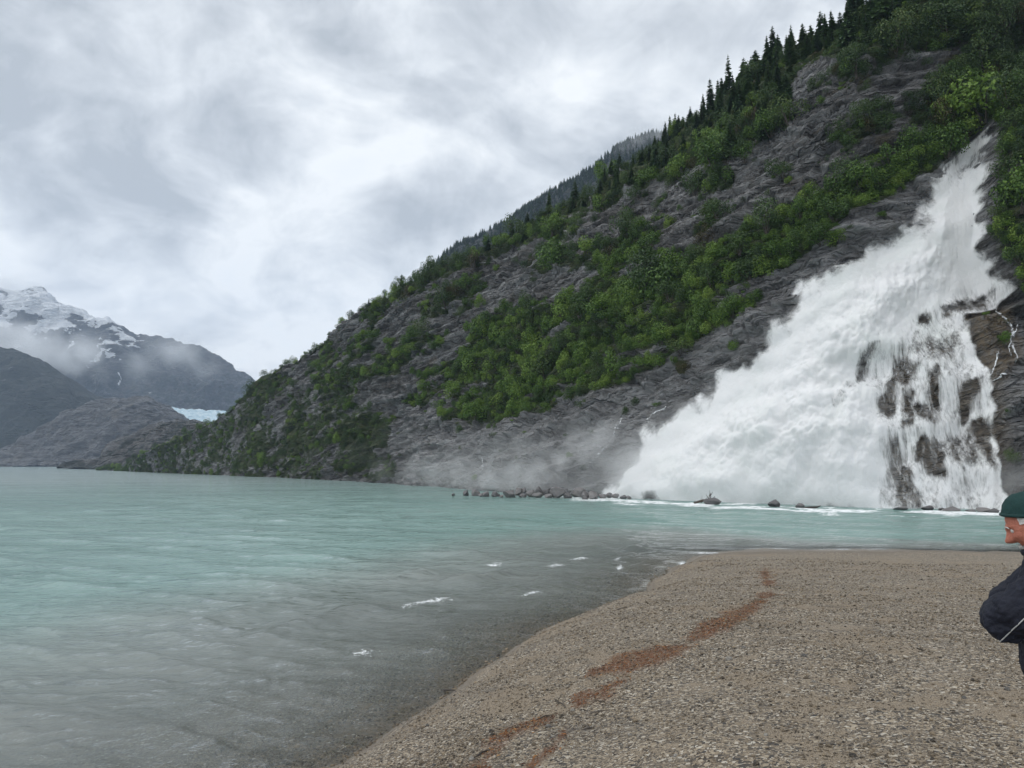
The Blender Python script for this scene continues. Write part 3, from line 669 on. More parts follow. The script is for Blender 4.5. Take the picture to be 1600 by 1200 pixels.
# ------------------------------------------------------------------ plants
def leaf_material(name, stops, hue=.5):
    m, t = material(name)
    oi = t.n('ShaderNodeObjectInfo'); g = t.n('ShaderNodeNewGeometry')
    n = t.noise(g.outputs['Position'], .11, 3, .5)
    f = t.math('ADD', t.math('MULTIPLY', oi.outputs['Random'], .42), t.math('ADD', t.math('MULTIPLY', n, .45), t.math('MULTIPLY', g.outputs['Random Per Island'], .32)))
    col = t.ramp(f, stops)
    d = principled(t, Base_Color=col, Roughness=.55); d.inputs['Specular IOR Level'].default_value = .3
    tr = t.n('ShaderNodeBsdfTranslucent', ins={'Color': col})
    finish(t, t.n('ShaderNodeMixShader', ins={0: .22, 1: d.outputs[0], 2: tr.outputs[0]}).outputs[0]); return m
M_ALDER = leaf_material('alder_leaves', [(.22, (.026, .054, .012)), (.5, (.062, .124, .021)), (.72, (.130, .220, .034)), (.95, (.21, .29, .055))])
M_BRUSH = leaf_material('dark_brush_leaves', [(.2, (.018, .038, .014)), (.5, (.038, .074, .021)), (.75, (.064, .110, .029)), (.95, (.105, .135, .038))])
M_BROWN = leaf_material('brown_brush_leaves', [(.2, (.030, .024, .012)), (.6, (.065, .055, .022)), (.95, (.085, .085, .03))])
M_SPRUCE = leaf_material('spruce_needles', [(.2, (.022, .046, .022)), (.55, (.044, .084, .033)), (.95, (.080, .135, .044))])
m_, t_ = material('bark'); finish(t_, principled(t_, Base_Color=(.06, .05, .042, 1), Roughness=.9).outputs[0]); M_BARK = m_

def tube_geo(pts, radii, sides=6):
    V, F = [], []
    pts = [Vector(p) for p in pts]
    for i, p in enumerate(pts):
        d = (pts[min(i + 1, len(pts) - 1)] - pts[max(i - 1, 0)]).normalized()
        u = d.orthogonal().normalized(); w = d.cross(u)
        if i and u.dot(pu) < 0: u, w = -u, -w
        pu = u
        for k in range(sides):
            a = 2 * math.pi * k / sides; V.append(p + (u * math.cos(a) + w * math.sin(a)) * radii[i])
    for i in range(len(pts) - 1):
        for k in range(sides):
            F.append((i * sides + k, i * sides + (k + 1) % sides, (i + 1) * sides + (k + 1) % sides, (i + 1) * sides + k))
    return V, F
def join_geo(parts):
    V, F = [], []
    for v_, f_ in parts:
        o = len(V); V += [tuple(x) for x in v_]; F += [tuple(o + i for i in f) for f in f_]
    return V, F
def pydata(name, V, F, smooth=False):
    me = bpy.data.meshes.new(name); me.from_pydata([tuple(x) for x in V], [], F); me.update()
    if smooth: me.polygons.foreach_set('use_smooth', np.ones(len(me.polygons), bool))
    return me

def spruce_meshes(seed, slim=1.0, whorls=30):
    r = random.Random(seed); V, F = [], []
    lean = r.uniform(-.02, .02)
    for i in range(whorls):
        h = .05 + .93 * (i / whorls) ** .95 + r.uniform(-.012, .012)
        L0 = .20 * slim * (1 - h) ** .82 + .012
        nb = 8 if h < .5 else (7 if h < .8 else 5)
        a0 = r.uniform(0, 6.28)
        for b in range(nb):
            if r.random() < .10: continue
            a = a0 + 6.283 * b / nb + r.uniform(-.25, .25); L = L0 * r.uniform(.55, 1.18)
            ca, sa = math.cos(a), math.sin(a); drop = L * r.uniform(.25, .55)
            pts = [(0, 0), (.5, -.45), (1.0, -.75 + r.uniform(-.1, .3))]
            P = [Vector((ca * L * q + lean * h, sa * L * q, h + drop * z)) for q, z in pts]
            side = Vector((-sa, ca, 0)); w0 = L * r.uniform(.20, .32) + .004
            # a spray with hanging side shoots
            o = len(V); V += [P[0] + side * .1 * w0, P[0] - side * .1 * w0, P[1] - side * w0 + Vector((0, 0, -.010)), P[2], P[1] + side * w0 + Vector((0, 0, -.010)), P[1] + Vector((0, 0, .006))]
            F += [(o, o + 1, o + 2, o + 5), (o, o + 5, o + 4), (o + 5, o + 2, o + 3), (o + 5, o + 3, o + 4)]
            for q in (.45, .8):
                c = P[0].lerp(P[2], q) + Vector((0, 0, -.3 * drop * q)); wv = L * .25; o = len(V)
                V += [c + side * wv * .6, c - side * wv * .6, c + Vector((ca * .02, sa * .02, -wv * r.uniform(.5, 1.0)))]; F += [(o, o + 1, o + 2)]
    o = len(V); V += [Vector((lean + .006, 0, .965)), Vector((lean - .006, 0, .965)), Vector((lean, 0, 1.01)), Vector((lean, .006, .965))]; F += [(o, o + 1, o + 2), (o + 1, o + 3, o + 2)]
    tv, tf = tube_geo([(0, 0, -.05), (lean * .4, 0, .35), (lean, 0, .97)], [.016, .010, .003], 5)
    return pydata('spruce_crown', V, F), pydata('spruce_trunk', tv, tf)
def shrub_meshes(seed, leaves=900, upright=.2, leaf=.12, tall=1.0):
    r = random.Random(seed); lobes = []
    for k in range(9):
        a = r.uniform(0, 6.28); q = math.sqrt(r.random()) * .62
        z = (.35 + .55 * r.random()) * tall * (1.1 - .45 * q)
        lobes.append((Vector((math.cos(a) * q, math.sin(a) * q, z)), r.uniform(.26, .46)))
    V, F = [], []
    for k in range(leaves):
        c, rr = lobes[r.randrange(len(lobes))]
        d = Vector((r.gauss(0, 1), r.gauss(0, 1), r.gauss(.25, 1))).normalized()
        p = c + Vector((d.x * rr, d.y * rr, d.z * rr * 1.15)) * r.uniform(.72, 1.08)
        if p.z < 0: p.z *= .3
        n = (d + Vector((r.gauss(0, .55), r.gauss(0, .55), r.gauss(.25, .55)))).normalized()
        u = n.orthogonal().normalized(); u.rotate(Matrix.Rotation(r.uniform(0, 6.28), 3, n)); w = n.cross(u)
        s = leaf * r.uniform(.6, 1.25); o = len(V)
        V += [p - u * s * .5, p + w * s * .32 - n * s * .08, p + u * s * .6 - n * s * .12, p - w * s * .32 - n * s * .08]; F.append((o, o + 1, o + 2, o + 3))
    parts = []
    for c, rr in lobes[:6]:
        parts.append(tube_geo([(c.x * .15, c.y * .15, -.1), (c.x * .6, c.y * .6, c.z * .55), tuple(c)], [.028, .018, .006], 4))
    tv, tf = join_geo(parts)
    return pydata('shrub_crown', V, F), pydata('shrub_stem', tv, tf)
SPRUCE = [spruce_meshes(20 + i, [1.0, .8, 1.15, .9, 1.3, .7][i]) for i in range(6)]
ALDER = [shrub_meshes(40 + i, 1500, leaf=[.095, .11, .09, .10][i]) for i in range(4)]
BRUSH = [shrub_meshes(60 + i, 1300, leaf=.085, tall=1.15) for i in range(3)]
for c, s in SPRUCE: c.materials.append(M_SPRUCE); s.materials.append(M_BARK)
for c, s in ALDER: c.materials.append(M_ALDER); s.materials.append(M_BARK)
for c, s in BRUSH: c.materials.append(M_BRUSH); s.materials.append(M_BARK)
BROWN = [(BRUSH[0][0].copy(), BRUSH[0][1])]; BROWN[0][0].materials.clear(); BROWN[0][0].materials.append(M_BROWN)
BIG = [shrub_meshes(90, 2600, leaf=.075, tall=1.5)]; BIG[0][0].materials.append(M_BRUSH); BIG[0][1].materials.append(M_BARK)

def plant(name, pair, loc, scale, rz, label, cat, group, second='stem'):
    e = empty(name, loc, (0, 0, rz), scale if hasattr(scale, '__len__') else (scale,) * 3)
    tag(e, label, cat, group)
    obj('crown', pair[0], None, e); obj(second, pair[1], None, e)
    return e

# candidate spots, thinned evenly in the view of the slope
HYr, HXr = HY.ravel(), HX.ravel(); HPr = HP.reshape(-1, 3); vegr = veg.ravel(); sdr = falls_sd.ravel(); vvr = np.repeat(vv, NU); wallr = wall_sd.ravel()
def thin(cand, spacing):
    grid = {}; keep = []
    for i in cand:
        x, y, s = HXr[i], HYr[i], spacing[i] if hasattr(spacing, '__len__') else spacing
        gx_, gy_ = int(x // 14), int(y // 14); ok = True
        for a in (-1, 0, 1):
            for b in (-1, 0, 1):
                for j in grid.get((gx_ + a, gy_ + b), ()):
                    if (HXr[j] - x) ** 2 + (HYr[j] - y) ** 2 < s * s: ok = False; break
                if not ok: break
            if not ok: break
        if ok: grid.setdefault((gx_, gy_), []).append(i); keep.append(i)
    return np.array(keep, int)
inframe = (HXr > -60) & (HXr < 1720) & (HYr > -60) & (HYr < 752)
cand = np.nonzero(inframe & (vegr > .42) & (vvr < 1.12) & (sdr < -6))[0]
cand = rng.permutation(cand)[:60000]
cand = cand[rng.random(len(cand)) < np.clip(vegr[cand] * 1.1, 0, 1) ** 1.5]
spots = thin(cand, 8.2)
extra = np.nonzero(inframe & (vegr > .10) & (vegr <= .42) & (vvr < 1.0) & (sdr < -10))[0]; extra = rng.permutation(extra)[:260]
dist = np.linalg.norm(HPr - CAM, axis=1)
def region(i):
    x, y = HXr[i], HYr[i]
    if wallr[i] > -4 and y > 130: return 'wall'
    belt = poly_sd(np.array([x]), np.array([y]), VEG[3][0])[0] > -14 or poly_sd(np.array([x]), np.array([y]), VEG[4][0])[0] > -10
    if belt: return 'belt'
    if y > 640 or (x < 640 and y > 560): return 'low'
    if vvr[i] > .72 and y < 360 + (640 - min(x, 1240)) * .0 : return 'top'
    return 'mid'
items = []
for i in np.concatenate([spots, extra]):
    rg = region(i); small = vegr[i] <= .42
    pxw = 23 * rng.lognormal(0, .34) * (.62 if small else 1.0)
    # plants look smaller with height and distance towards the far nose
    pxw *= np.interp(HXr[i], [250, 450, 700, 1000, 1600], [.42, .55, .8, 1.0, 1.1])
    if rg == 'low': pxw *= .8
    if rg == 'top': pxw *= .62
    s = pxw / FPX * dist[i] * .62
    if rg in ('belt',): pal = ALDER if rng.random() < .88 else BRUSH
    elif rg == 'wall': pal = ALDER if rng.random() < .6 else BRUSH
    elif rg == 'top' or (HXr[i] > 1230 and HYr[i] < 215): pal = BRUSH if rng.random() < .86 else ALDER
    else: pal = BRUSH if rng.random() < .62 else ALDER
    if rg in ('mid', 'top') and rng.random() < .05: pal = BROWN
    items.append((pxw, i, rg, pal, s))
vis = [it for it in items if -20 < HXr[it[1]] < 1620 and -10 < HYr[it[1]]]
vis.sort(key=lambda a: -a[0]); solo = vis[:285]; solo_ids = {it[1] for it in solo}
SHR = {'belt': ('bright alder shrub in the long green belt', 'alder shrubs in the long green belt'),
       'wall': ('leafy shrub on the rock wall right of the waterfall', 'shrubs on the rock wall beside the falls'),
       'low': ('low green shrub on the hillside nose', 'shrubs low on the hillside nose'),
       'top': ('dark bush under the skyline spruces', 'bushes under the skyline trees'),
       'mid': ('dark bush on the middle cliff', 'bushes on the ledges of the middle cliff')}
def zone(x, y, rg):
    if rg == 'belt': return 'its tapering left end' if x < 720 else 'below the large tree' if x < 960 else 'its broad middle' if x < 1210 else 'its narrow upper end'
    if rg == 'mid': return 'left of the large tree' if x < 930 else 'right of the large tree' if x < 1150 else 'among the bare grey faces' if x < 1400 else 'above the top of the falls'
    if rg == 'wall': return 'near the top of the falls' if y < 260 else 'halfway down the falls' if y < 470 else 'low beside the lacy water'
    if rg == 'top': return 'left half of the ridge' if x < 950 else 'middle of the ridge' if x < 1230 else 'top right corner'
    return 'near the waterline' if y > 660 else 'high on the nose'
for pxw, i, rg, pal, s in solo:
    lab, grp = SHR[rg]; p = HPr[i]; zn = zone(HXr[i], HYr[i], rg); sz = 'large ' if pxw > 40 else 'small ' if pxw < 30 else ''; tone = '' if pal is BROWN or rg in ('belt', 'top') else ('bright ' if pal is ALDER else 'dull ')
    lab = sz + tone + lab.replace('dark bush', 'bush' if tone else 'dark bush').replace('in the long green belt', 'in the long belt') + ', ' + zn; lab = lab.replace('leafy shrub', 'shrub') if len(lab.split()) > 15 else lab; lab = lab.replace('on the rock wall right of the waterfall', 'on the wall right of the falls').replace('brownish half bare bush among green bushes on the upper cliff', 'brownish half bare bush on the upper cliff'); grp = sz + tone + grp + ', ' + zn
    if pal is BROWN: lab, grp = 'brownish half bare bush among green bushes on the upper cliff', 'brownish bushes'
    plant('shrub', pal[rng.integers(len(pal))], (p[0], p[1], p[2] - .12 * s), (s * rng.uniform(.9, 1.15), s * rng.uniform(.9, 1.15), s * rng.uniform(.65, 1.45)), rng.uniform(0, 6.28), lab, 'shrub', grp)
def hill_at(px, py, rad=4):
    d = (HXr - px) ** 2 + (HYr - py) ** 2
    c = np.nonzero(d < rad * rad)[0]
    if not len(c): return HPr[np.argmin(d)], int(np.argmin(d))
    j = c[np.argmin(dist[c])]; return HPr[j], int(j)
def big_plant(px, py, wpx, label, pair, zs=1.0, cat='tree', name='broadleaf_tree'):
    p, j = hill_at(px, py); s = wpx / FPX * dist[j] * .55
    plant(name, pair, (p[0], p[1], p[2] - .1 * s), (s, s, s * zs), 1.3, label, cat, None, 'stem')
big_plant(1000, 462, 86, 'large rounded dark green broadleaf tree standing highest out of the alder belt', BIG[0], 1.05)
big_plant(825, 505, 52, 'medium leafy green tree at the upper edge of the alder belt near its middle', BIG[0], .95)
big_plant(1104, 388, 46, 'brownish green upright bush beside the dark overhang above the alder belt', BROWN[0], 1.1, 'shrub', 'shrub')
big_plant(1222, 277, 34, 'lone round dark bush on the bare grey cliff face', BRUSH[1], .9, 'shrub', 'shrub')
big_plant(1160, 248, 40, 'pale green young tree at the foot of the upper spruce belt', ALDER[2], 1.25)

# leftover thicket: what is past counting
rest = [it for it in items if it[1] not in solo_ids]
pro = {id(ALDER): 0, id(BRUSH): 4, id(BROWN): 7}
proto_obs = []
for pair in ALDER + BRUSH + BROWN:
    proto_obs.append(next(o for o in bpy.data.objects if o.type == 'MESH' and o.data == pair[0]))
pts, scs, rts, ixs = [], [], [], []
for pxw, i, rg, pal, s in rest:
    pts.append(HPr[i] - np.array([0, 0, .12 * s])); scs.append((s, s, s * rng.uniform(.6, 1.45))); rts.append((0, 0, rng.uniform(0, 6.28))); ixs.append(pro[id(pal)] + int(rng.integers(len(pal))))
# small heath tufts soften the plant edges
tc = np.nonzero(inframe & (vegr > np.interp(HXr, [420, 640], [.42, .22])) & (vvr < 1.02) & (sdr < -6))[0]; tc = rng.permutation(tc)[:2600]
for i in tc:
    s = rng.uniform(5, 11) / FPX * dist[i] * .6 * np.interp(HXr[i], [250, 600, 1000], [.6, .8, 1]); pts.append(HPr[i]); scs.append((s, s, s * .7)); rts.append((0, 0, rng.uniform(0, 6.28))); ixs.append(4 + int(rng.integers(3)) if rng.random() < .65 else int(rng.integers(4)))
scatter('thicket', pts, scs, rts, ixs, proto_obs)

# spruces: the skyline row tree by tree, then the belt below it
crest = NV - 1
def crest_at(px, jit=0):
    row = HX[crest]; c = int(np.argmin(np.abs(row - px))); return crest + jit, c
SKY = [(642, 14), (650, 17), (658, 12), (677, 18), (690, 10), (704, 10), (960, 30), (985, 20), (1002, 38), (1009, 34), (1016, 38), (1026, 26), (1036, 28), (1048, 40), (1055, 34), (1063, 42), (1072, 30), (1080, 36), (1092, 30), (1104, 46), (1112, 34), (1125, 52), (1134, 36), (1145, 68), (1154, 40), (1168, 52),
       (1178, 44), (1190, 64), (1203, 64), (1210, 48), (1217, 64), (1226, 48), (1236, 50), (1246, 46), (1258, 66), (1268, 62), (1276, 46), (1284, 62), (1293, 52), (1303, 50), (1314, 44), (1326, 48), (1340, 60), (1348, 44), (1356, 46), (1367, 46), (1380, 40), (1395, 40)]
n_sp = 0
tallest = {1145: 'tall pointed spruce rising highest from the skyline row, left of the close row of spires', 1340: 'tall spruce on the skyline just under the top edge of the picture', 960: 'lone dark spruce on the skyline in front of the hazy far ridge'}
def add_spruce(p, hpx, d, label, group, kind=None):
    s = hpx / FPX * d * .95
    k = int(rng.integers(6)) if kind is None else kind
    return plant('spruce_tree', SPRUCE[k], (p[0], p[1], p[2] - .04 * s), (s * rng.uniform(.85, 1.6), s * rng.uniform(.85, 1.6), s * rng.uniform(.72, 1.12)), rng.uniform(0, 6.28), label, 'tree', group, 'trunk')
for px, h in SKY:
    r_, c_ = crest_at(px, int(rng.integers(-14, 3))); p = HP[r_, c_]
    low = px < 720
    lab = 'tiny spruce on the left shoulder of the hillside skyline' if low else 'slender dark spruce in the row along the hillside skyline'
    add_spruce(p, h, float(np.linalg.norm(p - CAM)), tallest.get(px, lab), None if px in tallest else ('tiny spruces on the left shoulder' if low else 'spruces along the hillside skyline'))
fc = np.nonzero(inframe & (vegr > .6) & (vvr < 1.05) & (sdr < -30) & (wallr < 0) & (HXr > 560))[0]
fw = np.where((poly_sd(HXr[fc], HYr[fc], VEG[0][0]) > -4) | (poly_sd(HXr[fc], HYr[fc], VEG[1][0]) > -4), 1.0, np.where(vegr[fc] < .85, .02, 0.0))
fc = fc[rng.random(len(fc)) < fw]; fc = thin(rng.permutation(fc)[:20000], 13.5)
fc = fc[:215]
for i in fc:
    near = (1 - min(1, max(0, (1.0 - vvr[i]) / .5)))
    h = rng.uniform(26, 50) * np.interp(HXr[i], [560, 800, 1000, 1250], [.5, .68, .95, 1.2])
    x_ = HXr[i]; zn = 'left of the hazy far ridge' if x_ < 720 else 'under the hazy far ridge' if x_ < 1000 else 'left of the bare upper cliff' if x_ < 1240 else 'above the bare upper cliff'
    add_spruce(HPr[i], h, dist[i], ('tall' if h > 42 else 'small' if h < 31 else 'dark') + ' conical spruce in the forest belt below the skyline, ' + zn, ('tall ' if h > 42 else 'small ' if h < 31 else '') + 'spruces below the skyline, ' + zn)
# the far wooded ridge
fv = np.nonzero((FRX.ravel() > 560) & (FRX.ravel() < 1120))[0]; FRr = FRP.reshape(-1, 3)
fv = rng.choice(fv, 4200); row = FRX.shape[1]
top = 119 * row + rng.integers(0, row, 420); fv = np.concatenate([fv, top])
sp_obs = [next(o for o in bpy.data.objects if o.type == 'MESH' and o.data == q[0]) for q in SPRUCE]
fs = rng.uniform(4.2, 8.0, len(fv)); fs[-420:] *= rng.uniform(.6, 1.15, 420)
scatter('distant_spruce_forest', FRr[fv] - np.array([0, 0, .4]), np.stack([fs * 1.2, fs * 1.2, fs], -1), np.stack([0 * fs, 0 * fs, rng.uniform(0, 6.28, len(fs))], -1), rng.integers(0, 6, len(fs)), sp_obs)

# ------------------------------------------------------------------ the waterfall
LACE = [(1330, 575), (1400, 515), (1440, 470), (1500, 440), (1580, 440), (1585, 500), (1520, 520), (1545, 600), (1568, 740), (1600, 830), (1385, 830), (1360, 760), (1370, 690), (1350, 640)]
lace = sstep(-18, 30, poly_sd(X0, Y0, LACE) + 16 * perlin(base, 1 / 3.0, 701))
topchute = sstep(330, 250, Y0)
det_s = det.copy()
for _ in range(34):
    det_s[1:-1, 1:-1] = .2 * (det_s[1:-1, 1:-1] + det_s[:-2, 1:-1] + det_s[2:, 1:-1] + det_s[1:-1, :-2] + det_s[1:-1, 2:])
FB = P1 + N0 * (det_s)[..., None]
fl = np.stack([FB[..., 0], FB[..., 1], FB[..., 2] * .62], -1)
bil = fbm(fl, 1 / 9.0, 6, 710, .52, 2.05, 'billow'); bil2 = fbm(fl + 40, 1 / 3.2, 5, 720, .55, 2.1, 'billow')
stream = np.stack([FB[..., 0] * .55 - FB[..., 1] * .83, FB[..., 2] * .16, FB[..., 0] * .2], -1)
stk = fbm(stream, 1 / 1.1, 4, 730, .55)
lace_w = sstep(-75, 60, poly_sd(X0, Y0, LACE) + 22 * perlin(base, 1 / 4.0, 702))
plume = sstep(6, 130, falls_sd) * (1 - lace_w) * (1 - .75 * topchute)
th = .25 + .55 * sstep(-6, 40, falls_sd) * (1 - lace_w) + plume * (1.0 + 2.6 * sstep(40, 260, falls_sd)) + plume * (1.5 * (bil - .6) + .55 * (bil2 - .6))
th += .12 * stk * lace + .25 * stk * topchute
th += .30 * lace
foot_spray = sstep(690, 800, Y0) * (1 - lace); th += foot_spray * sstep(0, 80, falls_sd) * 1.2
FP = FB + N0 * th[..., None]
cov = sstep(-6, 40, falls_sd + 6 + 30 * perlin(base, 1 / 7.5, 740) + 26 * perlin(base, 1 / 3.2, 741) + 10 * perlin(base, 1 / 1.2, 742))
cov = np.where(X0 > 1480, sstep(-4, 8, falls_sd + 6 * perlin(base, 1 / 1.2, 743)), cov)
# bare rock showing through the thin water
DARK = [([(1372, 690), (1400, 682), (1425, 720), (1450, 790), (1405, 795), (1395, 740)], .42), ([(1430, 690), (1450, 676), (1480, 705), (1482, 742), (1460, 735), (1440, 712)], .7), ([(1345, 560), (1375, 540), (1352, 590), (1335, 600)], .8),
        ([(1385, 600), (1405, 590), (1392, 650), (1370, 645)], .72), ([(1450, 575), (1462, 572), (1470, 640), (1452, 640)], .75), ([(1432, 630), (1465, 625), (1462, 660), (1430, 650)], .6), ([(1502, 600), (1525, 595), (1520, 625), (1515, 660), (1502, 655)], .85), ([(1430, 530), (1500, 520), (1490, 560), (1430, 550)], .42),
        ([(1480, 470), (1560, 450), (1545, 475), (1480, 490)], .55), ([(1440, 480), (1455, 478), (1455, 500), (1438, 498)], .7), ([(1320, 590), (1350, 590), (1320, 640), (1300, 640)], .5), ([(1490, 232), (1510, 225), (1500, 245), (1480, 262)], .6), ([(1500, 262), (1530, 235), (1528, 255), (1505, 268)], .6),
        ([(1400, 560), (1440, 560), (1420, 600), (1390, 600)], .45), ([(1470, 690), (1530, 655), (1530, 720), (1490, 720)], .4), ([(1520, 655), (1545, 655), (1555, 735), (1535, 715)], .75), ([(1410, 610), (1430, 608), (1428, 660), (1408, 665)], .6), ([(1370, 740), (1400, 735), (1400, 790), (1375, 780)], .2)]
dx = X0 + 7 * perlin(base, 1 / 1.3, 751); dy = Y0 + 7 * perlin(base, 1 / 1.3, 752)
bare = np.zeros_like(X0)
for poly, k in DARK: bare = np.maximum(bare, k * sstep(-7, 7, poly_sd(dx, dy, poly)))
lacy = np.clip(lace * .52 + topchute * .30, 0, 1)
fkeep = (falls_sd > -30) & (HX > 840) & (vv[:, None] < 1.02)
def falls_material():
    m, t = material('white_water')
    g = t.n('ShaderNodeNewGeometry'); pos = g.outputs['Position']
    cov_ = t.attr('cov'); lacy_ = t.attr('lacy'); bare_ = t.attr('bare')
    st = t.n('ShaderNodeVectorRotate', rotation_type='Z_AXIS', ins={'Vector': pos, 'Angle': R(56)}).outputs[0]
    st = t.mapped(st, scale=(1, 1, .13))
    s1 = t.noise(st, 1.6, 7, .68, .35); s2 = t.noise(pos, 1.1, 6, .66, .4); s3 = t.noise(st, 6.5, 6, .72, .25)
    thr = t.math('ADD', t.math('MULTIPLY', s1, .72), t.math('ADD', t.math('MULTIPLY', s2, .16), t.math('MULTIPLY', s3, .37)))   # about .62
    need = t.math('ADD', .30, t.math('ADD', t.math('MULTIPLY', lacy_, .37), t.math('MULTIPLY', bare_, .38)))
    a = t.mr(t.math('SUBTRACT', thr, need), -.14, .24)
    e = t.mr(t.math('ADD', cov_, t.math('MULTIPLY', t.math('SUBTRACT', s2, .5), 1.0)), .22, .82)
    alpha = t.math('MULTIPLY', a, e)
    col = t.ramp(t.noise(pos, .22, 4, .6, .5), [(.3, (.91, .935, .92)), (.5, (.955, .96, .96)), (.7, (.965, .97, .975))])
    puff = t.noise(pos, .9, 7, .7, .7)
    nrm = t.bump(t.math('ADD', t.math('MULTIPLY', puff, .6), t.math('MULTIPLY', s1, .5)), .45, .55)
    d = t.n('ShaderNodeBsdfDiffuse', ins={'Color': col, 'Roughness': 0, 'Normal': nrm}); tr = t.n('ShaderNodeBsdfTranslucent', ins={'Color': col, 'Normal': nrm})
    w = t.n('ShaderNodeMixShader', ins={0: .25, 1: d.outputs[0], 2: tr.outputs[0]})
    finish(t, t.n('ShaderNodeMixShader', ins={0: alpha, 1: t.n('ShaderNodeBsdfTransparent').outputs[0], 2: w.outputs[0]}).outputs[0]); return m
falls_me = grid_mesh('waterfall', FP, {'cov': cov, 'lacy': lacy, 'bare': bare}, keep=fkeep)
falls = tag(obj('waterfall', falls_me, falls_material()), 'broad white waterfall fanning down the rock face into the lake', 'waterfall', kind='structure')

def mist_volume(o, V, m, nscale, reach0, reach1, dens, pad, vs):
    ng = bpy.data.node_groups.new('mist_volume', 'GeometryNodeTree')
    ng.interface.new_socket('Geometry', in_out='INPUT', socket_type='NodeSocketGeometry'); ng.interface.new_socket('Geometry', in_out='OUTPUT', socket_type='NodeSocketGeometry')
    N = ng.nodes; L = ng.links
    gi = N.new('NodeGroupInput'); go = N.new('NodeGroupOutput')
    prox = N.new('GeometryNodeProximity'); prox.target_element = 'POINTS'; L.new(gi.outputs[0], prox.inputs[0])
    near = N.new('GeometryNodeSampleNearest'); near.domain = 'POINT'; L.new(gi.outputs[0], near.inputs[0])
    si = N.new('GeometryNodeSampleIndex'); si.data_type = 'FLOAT'; si.domain = 'POINT'; L.new(gi.outputs[0], si.inputs['Geometry'])
    na = N.new('GeometryNodeInputNamedAttribute'); na.data_type = 'FLOAT'; na.inputs[0].default_value = 'amt'
    L.new([s for s in na.outputs if s.enabled][0], si.inputs['Value']); L.new(near.outputs[0], si.inputs['Index'])
    pos = N.new('GeometryNodeInputPosition')
    def noise(sc, det_, zoff=0):
        n = N.new('ShaderNodeTexNoise'); n.inputs['Scale'].default_value = sc; n.inputs['Detail'].default_value = det_; n.inputs['Roughness'].default_value = .6; n.inputs['Distortion'].default_value = .6
        L.new(pos.outputs[0], n.inputs['Vector']); return n.outputs[0]
    def mth(op, a, b=None, clamp=False):
        n = N.new('ShaderNodeMath'); n.operation = op; n.use_clamp = clamp
        for i, v_ in enumerate((a, b)):
            if v_ is None: continue
            if isinstance(v_, bpy.types.NodeSocket): L.new(v_, n.inputs[i])
            else: n.inputs[i].default_value = v_
        return n.outputs[0]
    n1 = noise(nscale, 5)
    reach = mth('ADD', reach0, mth('MULTIPLY', mth('MAXIMUM', mth('SUBTRACT', n1, .38), 0.0), reach1))
    fall_ = mth('MULTIPLY', mth('SUBTRACT', 1.0, mth('DIVIDE', prox.outputs['Distance'], reach), True), 1.0)
    fall_ = mth('POWER', fall_, 1.6)
    d = mth('MULTIPLY', mth('MULTIPLY', fall_, si.outputs[0]), mth('MULTIPLY', mth('ADD', .25, mth('MULTIPLY', noise(nscale * 2.8, 4), 1.4)), dens))
    sep = N.new('ShaderNodeSeparateXYZ'); L.new(pos.outputs[0], sep.inputs[0])
    d = mth('MULTIPLY', d, mth('MULTIPLY', sep.outputs[2], 2.0, True))
    vc = N.new('GeometryNodeVolumeCube'); L.new(d, vc.inputs['Density'])
    lo = V.min(0) - pad; hi = V.max(0) + pad; lo[2] = max(lo[2], 0.0)
    vc.inputs['Min'].default_value = tuple(lo); vc.inputs['Max'].default_value = tuple(hi)
    for k, nm in enumerate(('Resolution X', 'Resolution Y', 'Resolution Z')): vc.inputs[nm].default_value = max(8, int((hi[k] - lo[k]) / vs))
    sm = N.new('GeometryNodeSetMaterial'); sm.inputs['Material'].default_value = m
    L.new(vc.outputs[0], sm.inputs[0]); L.new(sm.outputs[0], go.inputs[0])
    o.modifiers.new('mist', 'NODES').node_group = ng
    return tag(o, kind='stuff')
